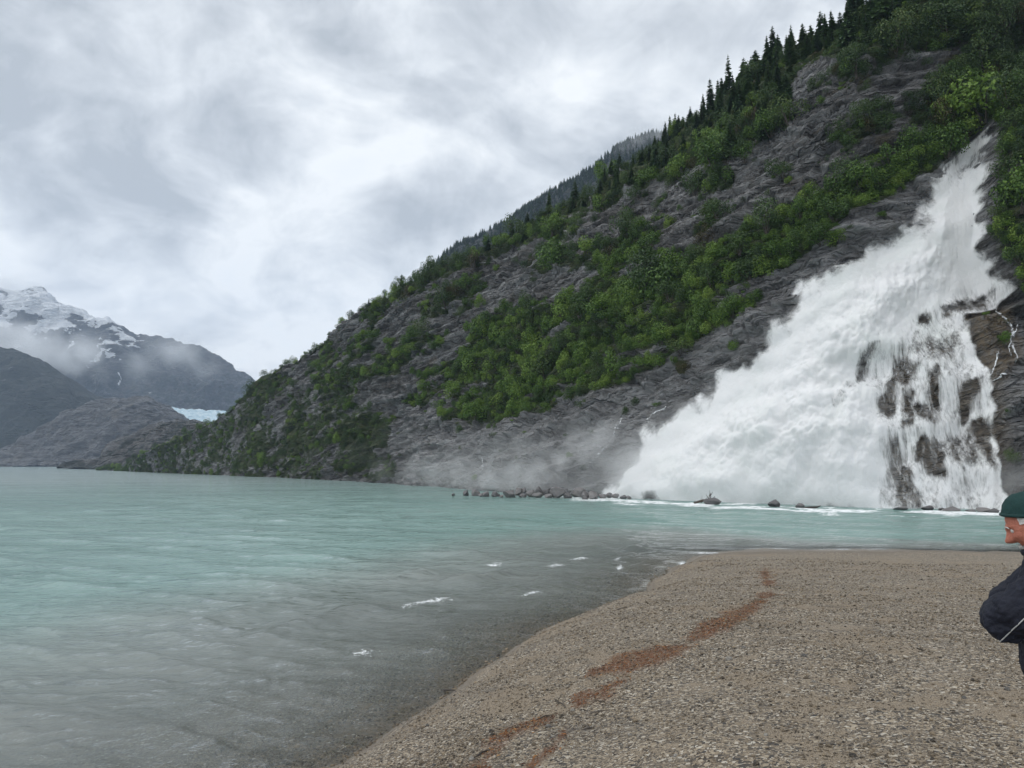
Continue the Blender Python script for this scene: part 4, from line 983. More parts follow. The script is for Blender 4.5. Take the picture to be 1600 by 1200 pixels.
# spray hanging round the falls and drifting left over the water
def mist():
    step = 14
    sel = (falls_sd > 22 - 40 * sstep(640, 760, Y0))[::step, ::step] & (lace[::step, ::step] < .5) & (vv[::step, None] < .93) & (vv[::step, None] > 0) & (Y0[::step, ::step] > 330)
    Q = (FP + N0 * .3)[::step, ::step]
    amt = (.45 + .55 * sstep(650, 780, Y0))[::step, ::step] * sstep(480, 680, Y0)[::step, ::step]
    V = Q[sel]; A = amt[sel]
    # the low bank of drifting spray
    low = [(900, 774, 3, 1.6), (940, 776, 5, 1.6), (860, 773, 2.2, 1.6), (820, 771, 2.2, 1.5), (780, 769, 1.8, 1.4), (740, 767, 1.8, 1.2), (700, 764, 1.6, .9), (660, 761, 1.8, .6), (620, 758.5, 2.0, .4), (1000, 780, 3, 1.3), (1100, 784, 3, 1.2), (1200, 789, 2, 1.0), (1300, 793, 2, .9),
           (920, 775, 6, .55), (880, 773, 4.5, .5), (840, 771, 4.5, .42), (800, 770, 4.0, .34), (760, 768, 3.6, .28), (720, 766, 4.0, .32), (680, 762, 4, .25), (700, 762, 8, .05), (620, 757, 8, .12), (560, 754, 5, .16), (780, 766, 7, .06), (500, 750, 5, .12), (860, 770, 8, .08), (420, 746, 6, .08)]
    ex = [(on_plane(px + rng.uniform(-26, 26), py) + np.array([0, 1.5 + rng.uniform(-.8, 1.2), max(.4, z + rng.uniform(-1.2, 1.2))]), k * (.62 + .5 * sstep(700, 860, px)) * rng.uniform(.75, 1.2)) for px, py, z, k in low for _ in range(9)]
    V = np.concatenate([V, np.array([e[0] for e in ex])]); A = np.concatenate([A, np.array([e[1] for e in ex])])
    me = bpy.data.meshes.new('spray_mist'); me.vertices.add(len(V)); me.vertices.foreach_set('co', V.astype(np.float32).ravel())
    me.attributes.new('amt', 'FLOAT', 'POINT').data.foreach_set('value', A.astype(np.float32))
    m, t = material('spray')
    den = t.n('ShaderNodeVolumeInfo').outputs['Density']
    vol = t.n('ShaderNodeVolumePrincipled', ins={'Color': (.97, .975, .98, 1), 'Density': 1.0, 'Anisotropy': .15, 'Density Attribute': 'density'})
    finish(t, None, vol.outputs[0])
    o = obj('spray_mist', me)
    mist_volume(o, V, m, .13, 2.1, 5.0, .22, 7.0, .55)
mist()

def low_cloud():
    pts = [(-60, 545, 1470, 1.0), (-20, 548, 1470, 1.2), (20, 542, 1470, 1.2), (50, 545, 1470, 1.2), (75, 552, 1460, 1.1), (100, 552, 1460, 1.2), (125, 548, 1460, 1.0), (145, 556, 1455, .8), (40, 525, 1500, .8), (0, 520, 1500, .9), (75, 535, 1480, .7), (110, 565, 1450, .5), (285, 556, 1480, .42), (300, 562, 1480, .4), (268, 548, 1490, .3), (250, 544, 1490, .22), (312, 572, 1480, .25), (235, 552, 1480, .2), (215, 568, 1470, .35), (-30, 450, 1760, .5), (10, 447, 1770, .45), (50, 458, 1770, .3), (30, 480, 1700, .35),
           (1000, 222, 600, 1.0), (1025, 215, 600, 1.3), (1050, 212, 600, 1.3), (975, 232, 600, .6), (1080, 205, 600, 1.2)]
    for name, sel, ns, r0, r1, dn, pad, vs in (('low_cloud', pts[:-5], .013, 25, 200, .045, 80, 9.0), ('hill_fog', pts[-5:], .03, 8, 60, .030, 30, 4.0)):
        V = np.array([at(px, py, float(d)) for px, py, d, k in sel]); A = np.array([p[3] for p in sel])
        me = bpy.data.meshes.new(name); me.vertices.add(len(V)); me.vertices.foreach_set('co', V.astype(np.float32).ravel())
        me.attributes.new('amt', 'FLOAT', 'POINT').data.foreach_set('value', A.astype(np.float32))
        m, t = material(name); vol = t.n('ShaderNodeVolumePrincipled', ins={'Color': (.95, .965, .98, 1), 'Density': 1.0, 'Anisotropy': .1, 'Density Attribute': 'density'}); finish(t, None, vol.outputs[0])
        mist_volume(obj(name, me), V, m, ns, r0, r1, dn, pad, vs)
low_cloud()

# ------------------------------------------------------------------ boulders in the water
def boulder_mesh(seed, cuts=13, sub=3):
    r = random.Random(seed); bm = bmesh.new(); bmesh.ops.create_icosphere(bm, subdivisions=sub, radius=.5)
    planes = []
    for _ in range(cuts):
        n = Vector((r.gauss(0, 1), r.gauss(0, 1), r.gauss(.2, .8))).normalized(); planes.append((n, r.uniform(.25, .42)))
    V = np.array([v_.co for v_ in bm.verts])
    for n, d in planes:
        n = np.array(n); over = np.maximum(V @ n - d, 0); V -= over[:, None] * n * .93
    V += .035 * np.stack([perlin(V + seed, 3.2, 900 + k) for k in range(3)], -1) + .012 * np.stack([perlin(V + seed, 9.0, 920 + k) for k in range(3)], -1)
    for v_, c in zip(bm.verts, V): v_.co = c
    me = bpy.data.meshes.new('boulder'); bm.to_mesh(me); bm.free()
    return me
def stone_material(name, c0, c1, rough=.6):
    m, t = material(name)
    oi = t.n('ShaderNodeObjectInfo'); tc = t.n('ShaderNodeTexCoord').outputs['Object']
    n = t.noise(tc, 3.5, 7, .65, .5); n2 = t.noise(tc, 14, 5, .7)
    f = t.math('ADD', t.math('MULTIPLY', n, .6), t.math('MULTIPLY', oi.outputs['Random'], .4))
    col = t.ramp(f, [(.25, c0), (.75, c1)])
    finish(t, principled(t, Base_Color=col, Roughness=rough, Normal=t.bump(t.math('ADD', n, t.math('MULTIPLY', n2, .3)), .7, .08)).outputs[0]); return m
M_BOULDER = stone_material('boulder_rock', (.075, .072, .074), (.19, .18, .175), .55)
BOULD = [boulder_mesh(300 + i) for i in range(7)]
for b in BOULD: b.materials.append(M_BOULDER)
def boulder(px, cy_, w, h, label, group=None, back=0.0, kind=None, name='boulder'):
    base_y = cy_ + h / 2; g = on_plane(px, base_y - (0 if back == 0 else 0)) if back == 0 else at(px, base_y, float(back))
    d = g[1]; W = w / FPX * d; H = h / FPX * d
    o = bpy.data.objects.new(name, BOULD[int(rng.integers(7)) if kind is None else kind]); C.objects.link(o)
    sink = .3
    o.scale = (W * 1.12, W * rng.uniform(.8, 1.1), H * 1.25 / (1 - sink * .5))
    o.location = (g[0], d + .3 * W, g[2] + H * (.5 - sink * .25)); o.rotation_euler = (rng.uniform(-.2, .2), rng.uniform(-.2, .2), rng.uniform(0, 6.28) if w < h * 1.8 else rng.uniform(-.3, .3))
    return tag(o, label, 'boulder', group)
PILE = [(708, 773.5, 7, 4, 'smallest lone grey stone off the left tip of the rock pile'), (728, 771, 13, 8, 'dark squat boulder first from the left in the rock pile'), (743.5, 770, 14, 10, 'pointed dark boulder near the left end of the rock pile'), (751, 773.5, 8, 5), (759, 772, 12, 8), (772, 772.5, 11, 8), (778.5, 773.5, 7, 5), (784, 775, 8, 4),
        (796, 771.5, 22, 12, 'broad smooth grey boulder left of the middle of the rock pile'), (811, 768.5, 14, 11), (819, 767.5, 10, 9, 'narrow upright stone on top of the left half of the rock pile'), (816, 774.5, 14, 6), (830, 771.5, 18, 10), (842, 767.5, 15, 12, 'tall square topped boulder at the crown of the rock pile'), (841, 774.5, 18, 7), (855, 768.5, 14, 11, 'steep triangular boulder just left of the largest boulder in the rock pile'), (857, 775, 13, 6),
        (871, 770.5, 25, 15, 'largest rounded grey boulder in the middle of the rock pile'), (885, 767.5, 12, 9), (887, 774.5, 16, 8), (903, 770, 26, 14, 'wide sloping boulder right of the largest boulder in the rock pile'), (918, 769, 10, 9, 'small peaked stone on top of the right half of the rock pile'), (915, 774, 16, 10), (926, 774, 16, 11), (914, 778, 11, 5, 'low front stone at the waterline of the rock pile right half'), (932, 777, 8, 5),
        (943, 775.5, 16, 7), (953, 774.5, 12, 7), (963, 775.5, 14, 6), (976, 776.5, 13, 6), (983, 777.5, 8, 5, 'last misty stone at the right end of the rock pile')]
for e in PILE:
    px, cy_, w, h = e[:4]; bk = 0.0 if cy_ + h / 2 > 774.8 else 79.5 + (776 - cy_) * .2
    lab = e[4] if len(e) > 4 else ('small grey stone wedged in the low rock pile before the hillside' if w < 12 else 'medium grey boulder wedged in the low rock pile before the hillside')
    boulder(px, cy_, w, h, lab, None if len(e) > 4 else ('small stones of the rock pile' if w < 12 else 'medium boulders of the rock pile'), bk)
boulder(1118, 783.5, 30, 11, 'brown rounded rock behind the bare branches at the water in front of the falls', kind=2)
boulder(1212, 787, 20, 11, 'square grey rock alone in the water before the white spray'); boulder(1251, 790, 17, 6, 'low grey rock behind the floating log before the falls')
for (px, cy_, w, h, lab) in [(1411, 795, 22, 5, 'flat dark rock at the foot of the falls below the split dark outcrop'), (1453, 794, 20, 6, 'dark rock at the foot of the falls right of the split outcrop'), (1474, 796, 14, 4, 'small flat dark rock between two larger rocks at the foot of the falls'), (1493, 796, 27, 8, 'largest dark rock at the foot of the falls toward the right edge'), (1520, 798, 16, 4, 'thin dark rock awash beside the largest rock at the foot of the falls'), (1540, 797, 22, 6, 'dark rock in white water near the man in the green cap'), (1557, 798, 18, 7, 'dark rock at the waterline just left of the green cap')]:
    boulder(px, cy_, w, h, lab)
M_WOOD = stone_material('wet_driftwood', (.030, .024, .020), (.085, .068, .052), .7)
def twig_mesh(name, paths, sides=6):
    V, F = join_geo([tube_geo(p, r_, sides) for p, r_ in paths]); return pydata(name, V, F, True)
def drift():
    g = on_plane(1268, 794); d = g[1]
    o = obj('floating_log', twig_mesh('floating_log', [([(-.62, 0, .02), (-.2, .03, .05), (.3, 0, .06), (.55, -.02, .12), (.74, .02, .2)], [.09, .11, .1, .07, .04])]), M_WOOD, None, tuple(g)); tag(o, 'thin dark log floating before the falls with one end raised', 'log')
    g = on_plane(1107, 787.5); k = g[1] / FPX
    e = empty('driftwood', tuple(g)); tag(e, 'bare tangled driftwood branches sticking up beside the brown rock in the water', 'driftwood')
    obj('trunk', twig_mesh('trunk', [([(-22 * k, 0, .1), (-8 * k, .1, .3), (6 * k, 0, .35)], [.10, .12, .08])]), M_WOOD, e)
    for pth in [[(-3, 3), (1, 10), (3, 18)], [(2, 4), (4, 12), (2, 21)], [(5, 3), (0, 9), (-4, 15)], [(-12, 2), (-6, 6), (-1, 11)], [(6, 5), (9, 10), (10, 12)], [(1, 12), (5, 15), (8, 19)]]:
        obj('branch', twig_mesh('branch', [([(x * k, random.uniform(-.1, .1), z * k) for x, z in pth], [.05, .035, .012])], 5), M_WOOD, e)
drift()

# thin rills running down the rock beside the falls
def rills():
    m, t = material('rill_water'); pos = t.n('ShaderNodeNewGeometry').outputs['Position']
    a = t.mr(t.noise(t.mapped(pos, scale=(1, 1, .5)), 2.4, 5, .7, .5), .42, .6)
    finish(t, t.n('ShaderNodeMixShader', ins={0: a, 1: t.n('ShaderNodeBsdfTransparent').outputs[0], 2: t.n('ShaderNodeBsdfDiffuse', ins={'Color': (.78, .80, .82, 1)}).outputs[0]}).outputs[0])
    SP = [([(1042, 636), (1030, 640), (1016, 650), (1010, 660)], .20, 'short white rill beside the upper left edge of the falls'), ([(972, 652), (968, 664), (962, 672), (957, 684)], .22, 'white rill dropping over grey rock left of the falls'), ([(950, 694), (940, 706), (926, 722), (914, 735)], .2, 'faint lower rill running into the drifting spray'),
          ([(752, 716), (754, 728), (750, 736)], .18, 'tiny white trickle on the lower cliff behind the rock pile'),
          ([(1556, 484), (1572, 496), (1584, 515), (1583, 535), (1588, 552), (1590, 572)], .32, 'forked white rill over the tan rock at the right of the falls'), ([(1590, 505), (1587, 525), (1578, 540), (1582, 560)], .22, 'small rill beside the forked rill on the tan rock'), ([(1562, 548), (1556, 566), (1548, 585), (1538, 592)], .18, 'slanting thread of water across the tan rock'), ([(1574, 583), (1562, 590), (1545, 597)], .2, 'pale slanting runnel under the tan rock')]
    for path, w, lab in SP:
        pp = []
        for (a_, b_) in zip(path[:-1], path[1:]):
            for q in np.linspace(0, 1, 7)[:-1]: pp.append((a_[0] + (b_[0] - a_[0]) * q + rng.uniform(-1.2, 1.2), a_[1] + (b_[1] - a_[1]) * q))
        W = []
        for (x, y) in pp: p, j = hill_at(x, y, 3); W.append(p + np.array([-.12, -.15, .05]))
        o = obj('rill', twig_mesh('rill', [(W, [.45 * w * rng.uniform(.3, 1.1) * (.45 + .55 * math.sin(math.pi * min(1, (i + 2) / len(W)))) for i in range(len(W))])], 6), m); tag(o, lab, 'rill')
rills()
#@@PART3
# ------------------------------------------------------------------ things lying on the beach
M_STONE = stone_material('beach_stone', (.05, .049, .048), (.42, .39, .34), .7)
M_PEB = stone_material('pebbles', (.010, .0095, .009), (.41, .32, .215), .75)
PEB = [boulder_mesh(500 + i, 3, 1) for i in range(5)]
STONE = [boulder_mesh(520 + i, 5, 2) for i in range(4)]
for p in PEB: p.materials.append(M_PEB); p.polygons.foreach_set('use_smooth', np.ones(len(p.polygons), bool))
for p in STONE: p.materials.append(M_STONE); p.polygons.foreach_set('use_smooth', np.ones(len(p.polygons), bool))
STONES = [(737, 1188, 11, 'pale tan stone on the dark pebble bank at the bottom edge'), (1056, 1183, 9, 'whitish stone near the bottom edge right of the rust brown litter'), (1073, 1191, 8, 'small orange tan stone near the bottom edge of the beach'), (1086, 1190, 9, 'pale angular stone beside the orange tan stone'), (1139, 1031, 11, 'dark grey stone alone on the sand right of the litter strip'), (1113, 1015, 7, 'small dark stone just under the litter strip'), (1256, 1026, 8, 'dark flat stone in the middle of the beach'), (1507, 1093, 8, 'white flat stone in the sand near the man'), (1574, 1079, 8, 'yellowish stone in the sand just left of the man'), (1380, 1192, 9, 'pale stone at the bottom edge in the right half'), (1272, 1067, 7, 'light round stone in the gravel middle right'), (1162, 1013, 7, 'cream stone right of the litter strip bend'), (1232, 1088, 8, 'light grey stone in the middle of the lower beach'), (1425, 1110, 7, 'small cream stone low on the right beach'),
          (757, 1012, 9, 'white stone under shallow water at the edge of the beach'), (748, 1024, 7, 'second white stone under shallow water by the beach edge'), (762, 1003, 6, 'small white stone at the waterline'), (896, 1112, 8, 'brown stone between the patches of litter'), (985, 1150, 8, 'grey stone right of the lowest litter patch'), (857, 1136, 9, 'dark knobbly stone inside the ring of litter'), (667, 1135, 7, 'tan stone on the bank close to the water'), (1196, 1150, 8, 'dull brown stone low in the middle of the beach')]
for px, py, w, lab in STONES:
    p = ground_hit(px, py); W = w / FPX * float(np.linalg.norm(p - CAM))
    o = bpy.data.objects.new('beach_stone', STONE[int(rng.integers(4))]); C.objects.link(o)
    o.location = p + np.array([0, 0, .16 * W]); o.scale = (W * 1.1, W * .85, W * .62); o.rotation_euler = (rng.uniform(-.2, .2), rng.uniform(-.2, .2), rng.uniform(0, 6.28)); tag(o, lab, 'stone')
def pebbles():
    n = 215000
    r_ = 2.6 * (26 / 2.6) ** (rng.random(n) ** .85); a = rng.uniform(-R(38), R(41), n)
    x, y = r_ * np.sin(a), r_ * np.cos(a); z, sd_ = ground_z(x, y)
    P = np.stack([x, y, z], -1)
    clump = .5 + .9 * fbm(P, 1 / .9, 3, 801) + .5 * perlin(P, 1 / 3.0, 811)
    bank = np.exp(-((sd_ - 1.9) / .8) ** 2) * sstep(9.5, 6.0, y)
    keep = (sd_ > -2.6) & (rng.random(n) < np.clip(clump * .55 + .9 * bank + .12, .04, 1) * np.clip(r_ / 7, .35, 1.7)) & ~((sd_ > -.02) & (sd_ < .42) & (rng.random(n) < .90))
    x, y, z, r_, bank = x[keep], y[keep], z[keep], r_[keep], bank[keep]; k = len(x)
    s = rng.lognormal(math.log(.012), .45, k) * (1 + .25 * bank) * np.interp(r_, [3, 8, 26], [.85, 1.15, 2.0]); s = np.minimum(s, .06); s = np.where(sd_[keep] < 0, s * 1.7, s)
    sc = np.stack([s * rng.uniform(.8, 1.3, k), s * rng.uniform(.7, 1.1, k), s * rng.uniform(.4, .75, k)], -1)
    scatter('pebbles', np.stack([x, y, z + .12 * s], -1), sc, np.stack([rng.uniform(-.3, .3, k), rng.uniform(-.3, .3, k), rng.uniform(0, 6.28, k)], -1), rng.integers(0, 5, k), PEBO)
    print('pebbles', k)
PEBO = []
for i, (px, py, lab) in enumerate([(1010, 1120, 'tiny round pebble on the sand right of the reddish stick'), (1180, 1110, 'tiny dull pebble on the middle of the lower beach'), (1330, 1130, 'tiny pebble on the lower right beach'), (1450, 1150, 'tiny pebble near the bottom right of the beach'), (960, 1180, 'tiny pebble at the bottom edge right of the litter')]):
    p = ground_hit(px, py); o = bpy.data.objects.new('beach_pebble', PEB[i]); C.objects.link(o); o.location = p + np.array([0, 0, .004]); o.scale = (.02, .016, .011); o.rotation_euler = (0, 0, i); tag(o, lab, 'pebble'); PEBO.append(o)
pebbles()
def litter():
    m, t = material('needle_litter'); g = t.n('ShaderNodeNewGeometry')
    col = t.ramp(g.outputs['Random Per Island'], [(.0, (.035, .010, .004)), (.45, (.12, .042, .012)), (.8, (.24, .09, .022)), (1.0, (.36, .19, .06))])
    finish(t, principled(t, Base_Color=col, Roughness=.8).outputs[0])
    L = lit.ravel(); G = GP.reshape(-1, 3); c = np.nonzero(L > .12)[0]
    area = np.hypot(G[c, 0], G[c, 1]) ** 2; w = L[c] ** 1.3 * area; n = 19000
    c = rng.choice(c, n, p=w / w.sum()); P = G[c] + rng.normal(0, 1, (n, 3)) * (.013 * np.hypot(G[c, 0], G[c, 1]))[:, None] * np.array([.5, .5, 0])
    P[:, 2] = ground_z(P[:, 0], P[:, 1])[0]
    a = rng.uniform(0, 3.14, n) * .6; ln = rng.lognormal(math.log(.035), .4, n); wd = ln * rng.uniform(.10, .25, n)
    u = np.stack([np.cos(a), np.sin(a), rng.normal(0, .12, n)], -1); s = np.stack([-np.sin(a), np.cos(a), 0 * a], -1)
    up = np.array([0, 0, 1.0]) * rng.uniform(.003, .014, n)[:, None]
    V = np.stack([P - u * ln[:, None] * .5 + up * .4, P + s * wd[:, None] * .5 + up * 1.3, P + u * ln[:, None] * .5 + up * .4, P - s * wd[:, None] * .5 + up * .8], 1).reshape(-1, 3)
    tag(obj('needle_litter', raw_mesh('needle_litter', V, np.arange(4 * n).reshape(-1, 4), smooth=False), m), kind='stuff')
litter()
STICKS = [((690, 1079), (713, 1081), .012, 'dark red stick at the very edge of the water'), ((912, 1120), (952, 1111), .008, 'long dark twig across the sand below the litter strip'), ((908, 1143), (928, 1139), .009, 'short reddish stick below the long dark twig'), ((905, 1061), (926, 1066), .007, 'dark twig at the left tip of the litter strip'), ((768, 1172), (735, 1190), .008, 'dark bent twig along the edge of the pebble bank'), ((893, 982), (902, 977), .010, 'short dark stick on the sand near the water'), ((965, 953), (980, 950), .012, 'small dark stick on the upper beach by the waterline'), ((838, 1126), (862, 1119), .006, 'thin twig above the ring of litter'), ((870, 1097), (885, 1108), .006, 'thin twig on the dark end of the litter')]
for (x0, y0), (x1, y1), rr, lab in STICKS:
    a, b = ground_hit(x0, y0), ground_hit(x1, y1); mid = (a + b) / 2 + np.array([.02, .03, .012])
    o = obj('twig', twig_mesh('twig', [([tuple(a + [0, 0, .008] - mid), (rng.uniform(-.02, .02), rng.uniform(-.02, .02), .004), tuple(b + [0, 0, .010] - mid)], [rr, rr * 1.1, rr * .4])]), M_WOOD, None, tuple(mid)); tag(o, lab, 'stick')

# ------------------------------------------------------------------ the man at the edge of the picture
def simple(name, col, rough=.7, bump=0, scale=40, spec=.4):
    m, t = material(name); tc = t.n('ShaderNodeTexCoord').outputs['Object']
    n = t.noise(tc, scale, 6, .65, .4)
    c = t.ramp(n, [(.3, tuple(x * .72 for x in col)), (.7, tuple(x * 1.2 for x in col))])
    b = principled(t, Base_Color=c, Roughness=rough)
    b.inputs['Specular IOR Level'].default_value = spec
    if bump: t.link(t.bump(n, bump, .01), b.inputs['Normal'])
    finish(t, b.outputs[0]); return m
def man():
    M_SKIN = simple('skin', (.46, .165, .11), .5, .5, 130); M_JACK = simple('navy_jacket', (.012, .014, .024), .72, .6, 60, .25); M_TRO = simple('black_trousers', (.010, .010, .012), .8, .2, 60)
    M_CAP = simple('teal_cap', (.010, .042, .040), .9, .5, 220); M_HAIR = simple('white_hair', (.55, .54, .52), .8, .6, 120); M_SHOE = simple('boot', (.03, .025, .02), .7); M_EYE = simple('eye_white', (.6, .58, .55), .2); M_PIPE = simple('grey_piping', (.45, .46, .45), .5)
    gzz = gz1(2.45, 2.9)
    print('man ground', gzz, 'camera ground', gz1(0, 0))
    root = empty('person', (2.235, 2.92, gzz), (0, 0, R(-38)), (.965,) * 3); tag(root, 'man in a dark teal cap and navy jacket looking down at the right edge', 'person')
    def skin_mesh(joints, edges, sub=2, wob=0.0, seed=0):
        me = bpy.data.meshes.new('tmp'); me.from_pydata([j[0] for j in joints], edges, []); o = bpy.data.objects.new('tmp', me); C.objects.link(o)
        md = o.modifiers.new('s', 'SKIN'); md.use_smooth_shade = True
        o.modifiers.new('u', 'SUBSURF').levels = sub
        for i, j in enumerate(joints):
            sv = me.skin_vertices[0].data[i]; sv.radius = j[1] if hasattr(j[1], '__len__') else (j[1], j[1]); sv.use_root = (i == 0)
        dg = bpy.context.evaluated_depsgraph_get(); out = bpy.data.meshes.new_from_object(o.evaluated_get(dg)); bpy.data.objects.remove(o)
        if wob:
            n = len(out.vertices); co = np.empty(n * 3, np.float32); no = np.empty(n * 3, np.float32); out.vertices.foreach_get('co', co); out.vertex_normals.foreach_get('vector', no)
            co = co.reshape(-1, 3); no = no.reshape(-1, 3)
            w = fbm(co * np.array([1, 1, 1.8]), 7, 3, seed, .5) + .8 * fbm(co * np.array([.5, 1, 2.2]), 13, 2, seed + 5, .5, 2, 'ridge')
            out.vertices.foreach_set('co', (co + no * (wob * w)[:, None]).astype(np.float32).ravel()); out.update()
        return out
    z = 0.0
    pelvis = (.03, 0, .95); chest = (-.01, 0, 1.30); neck = (-.045, 0, 1.50); hc = Vector((-.100, 0, 1.640))
    J = {'pelvis': (pelvis, (.15, .12)), 'waist': ((.01, 0, 1.12), (.145, .11)), 'chest': (chest, (.165, .12)), 'upper': ((-.025, 0, 1.42), (.12, .085)), 'neck': (neck, .058), 'nk2': ((-.072, 0, 1.58), .055)}
    for s, n_ in ((-1, 'l'), (1, 'r')):
        J['sh' + n_] = ((-.03, s * .19, 1.44), .062); J['el' + n_] = ((-.205, s * .255, 1.265), .045); J['wr' + n_] = ((-.195, s * .05, 1.265), .030)
        J['hip' + n_] = ((.03, s * .10, .88), .092); J['kn' + n_] = ((.0, s * .12, .48), .058); J['an' + n_] = ((.04, s * .13, .09), .040); J['toe' + n_] = ((-.13, s * .14, .045), .035)
    names = list(J); ix = {k: i for i, k in enumerate(names)}
    E = [('pelvis', 'waist'), ('waist', 'chest'), ('chest', 'upper'), ('upper', 'neck'), ('neck', 'nk2')]
    for n_ in 'lr': E += [('upper', 'sh' + n_), ('sh' + n_, 'el' + n_), ('el' + n_, 'wr' + n_), ('pelvis', 'hip' + n_), ('hip' + n_, 'kn' + n_), ('kn' + n_, 'an' + n_), ('an' + n_, 'toe' + n_)]
    body = skin_mesh([J[k] for k in names], [(ix[a], ix[b]) for a, b in E])
    # head: x forward in its own frame
    nu, nv = 72, 56
    az = np.linspace(-math.pi, math.pi, nu, endpoint=False)[None, :]; el = np.linspace(-math.pi / 2, math.pi / 2, nv)[:, None]
    az, el = np.broadcast_to(az, (nv, nu)), np.broadcast_to(el, (nv, nu))
    def G(a0, e0, wa, we): return np.exp(-((az - R(a0)) / R(wa)) ** 2 - ((el - R(e0)) / R(we)) ** 2)
    rx = .100 + .006 * np.cos(az); 
    ux, uy, uz = np.cos(el) * np.cos(az), np.cos(el) * np.sin(az), np.sin(el)
    rad_ = 1 / np.sqrt((ux / .100) ** 2 + (uy / .077) ** 2 + (uz / .120) ** 2)
    rad_ = rad_ + .004 * perlin(np.stack([ux, uy, uz], -1), 7, 55) * (np.abs(az) < 1.2) + .036 * G(0, -14, 10, 9) + .012 * G(0, -1, 7, 12) + .008 * (G(16, 13, 16, 6) + G(-16, 13, 16, 6)) - .010 * (G(21, 3, 10, 8) + G(-21, 3, 10, 8)) + .006 * (G(32, -14, 14, 12) + G(-32, -14, 14, 12)) - .005 * G(0, -30, 16, 4) + .006 * G(0, -37, 13, 5) - .006 * G(0, -44, 14, 5) + .016 * G(0, -56, 26, 10) + .018 * (G(97, -2, 7, 16) + G(-97, -2, 7, 16))
    H = np.stack([ux, uy, uz], -1) * rad_[..., None]
    rot = Matrix.Rotation(math.pi, 3, 'Z') @ Matrix.Rotation(R(26), 3, 'Y')
    Mr = np.array(rot)
    def headmesh(P, keep=None):
        idx = np.arange(nv * nu).reshape(nv, nu); r1 = np.roll(idx, -1, 1)
        q = np.stack([idx[:-1], r1[:-1], r1[1:], idx[1:]], -1)
        if keep is not None: kk = keep[:-1] & np.roll(keep, -1, 1)[:-1] & np.roll(keep, -1, 1)[1:] & keep[1:]; q = q[kk]
        V = P.reshape(-1, 3) @ Mr.T + np.array(hc); F = q.reshape(-1, 4)
        used, inv = np.unique(F, return_inverse=True); return V[used], inv.reshape(-1, 4)
    hv, hf = headmesh(H)
    # hands: palm and five bent fingers, each closing across the other in front of the chest
    parts = []
    for s in (-1, 1):
        w = Vector(J['wrl' if s < 0 else 'wrr'][0]); d = Vector((.10, -s * 1.0, -.05)).normalized(); up = Vector((-.25, 0, 1)).normalized(); n = d.cross(up).normalized()
        parts.append(tube_geo([w - d * .02, w + d * .03, w + d * .085], [.026, .036, .034], 8))
        for f in range(4):
            o_ = w + d * .075 + up * (.027 - .018 * f); L = [.072, .080, .075, .058][f]; c = n * (-s)
            parts.append(tube_geo([o_, o_ + d * L * .45, o_ + d * L * .75 + c * L * .25, o_ + d * L * .85 + c * L * .55], [.0095, .009, .0085, .007], 7))
        o_ = w + d * .025 + up * .03; parts.append(tube_geo([o_, o_ + up * .03 + d * .02, o_ + up * .045 + d * .05], [.012, .011, .008], 7))
    pv, pf = join_geo(parts)
    bm = bmesh.new(); bm.from_mesh(body)
    for V, F in ((hv, hf), (pv, pf)):
        vs = [bm.verts.new(tuple(x)) for x in V]
        for f in F:
            try: bm.faces.new([vs[i] for i in f])
            except ValueError: pass
    bmesh.ops.holes_fill(bm, edges=[e for e in bm.edges if e.is_boundary], sides=20)
    me = bpy.data.meshes.new('body'); bm.to_mesh(me); bm.free()
    tmp = bpy.data.objects.new('tmp', me); C.objects.link(tmp); md = tmp.modifiers.new('r', 'REMESH'); md.mode = 'VOXEL'; md.voxel_size = .0055; md.use_smooth_shade = True
    sm_ = tmp.modifiers.new('sm', 'SMOOTH'); sm_.factor = .4; sm_.iterations = 2
    dg = bpy.context.evaluated_depsgraph_get(); bmesh_ = bpy.data.meshes.new_from_object(tmp.evaluated_get(dg)); bpy.data.objects.remove(tmp)
    bmesh_.name = 'body'; bod = obj('body', bmesh_, M_SKIN, root)
    Hw = H.reshape(-1, 3) @ Mr.T; Hw = Hw.reshape(nv, nu, 3); noi = perlin(H, 60, 31)
    # cap: the part of the head above a level rim, puffed out, with seams towards its button
    cz = Hw[..., 2] + .05 * (Hw[..., 0] + .0) * -.0
    puff = .007 + .009 * sstep(.03, .09, cz)
    K = H * (1 + (puff / np.maximum(rad_, .01))[..., None]); seam = np.abs(np.sin(3 * (az + .3))) ; K = K * (1 + (.050 * perlin(H, 22, 77) + .030 * perlin(H, 52, 78)))[..., None]; K = K * (1 - .016 * sstep(.10, 0, seam) * sstep(.1, .6, 1 - np.abs(el) / 2))[..., None]
    V, F = headmesh(K, cz > .030); cap = pydata('cap', V, F.tolist(), True); capo = obj('cap', cap, M_CAP, root)
    so = capo.modifiers.new('thick', 'SOLIDIFY'); so.thickness = .006; so.offset = 1
    rim = []
    Vc = np.array(V) - np.array(hc)
    ang = np.linspace(0, 2 * math.pi, 49)
    for a in ang:
        dvec = np.array([math.cos(a), math.sin(a)]); k = np.argmax(np.where(np.abs(Vc[:, 2] - .038) < .012, Vc[:, :2] @ dvec, -9)); rim.append(tuple(np.array(hc) + np.array([dvec[0] * (Vc[k, :2] @ dvec + .004), dvec[1] * (Vc[k, :2] @ dvec + .004), .034])))
    obj('band', twig_mesh('band', [(rim, [.0075] * len(rim))], 8), M_CAP, capo)
    top = np.array(hc) + Vc[np.argmax(Vc[:, 2])]; obj('button', twig_mesh('button', [([tuple(top - [0, 0, .004]), tuple(top + [0, 0, .004]), tuple(top + [0, 0, .008])], [.010, .010, .003])], 8), M_CAP, capo)
    # white hair at the sides and back, moustache and beard
    aa = np.abs(az)
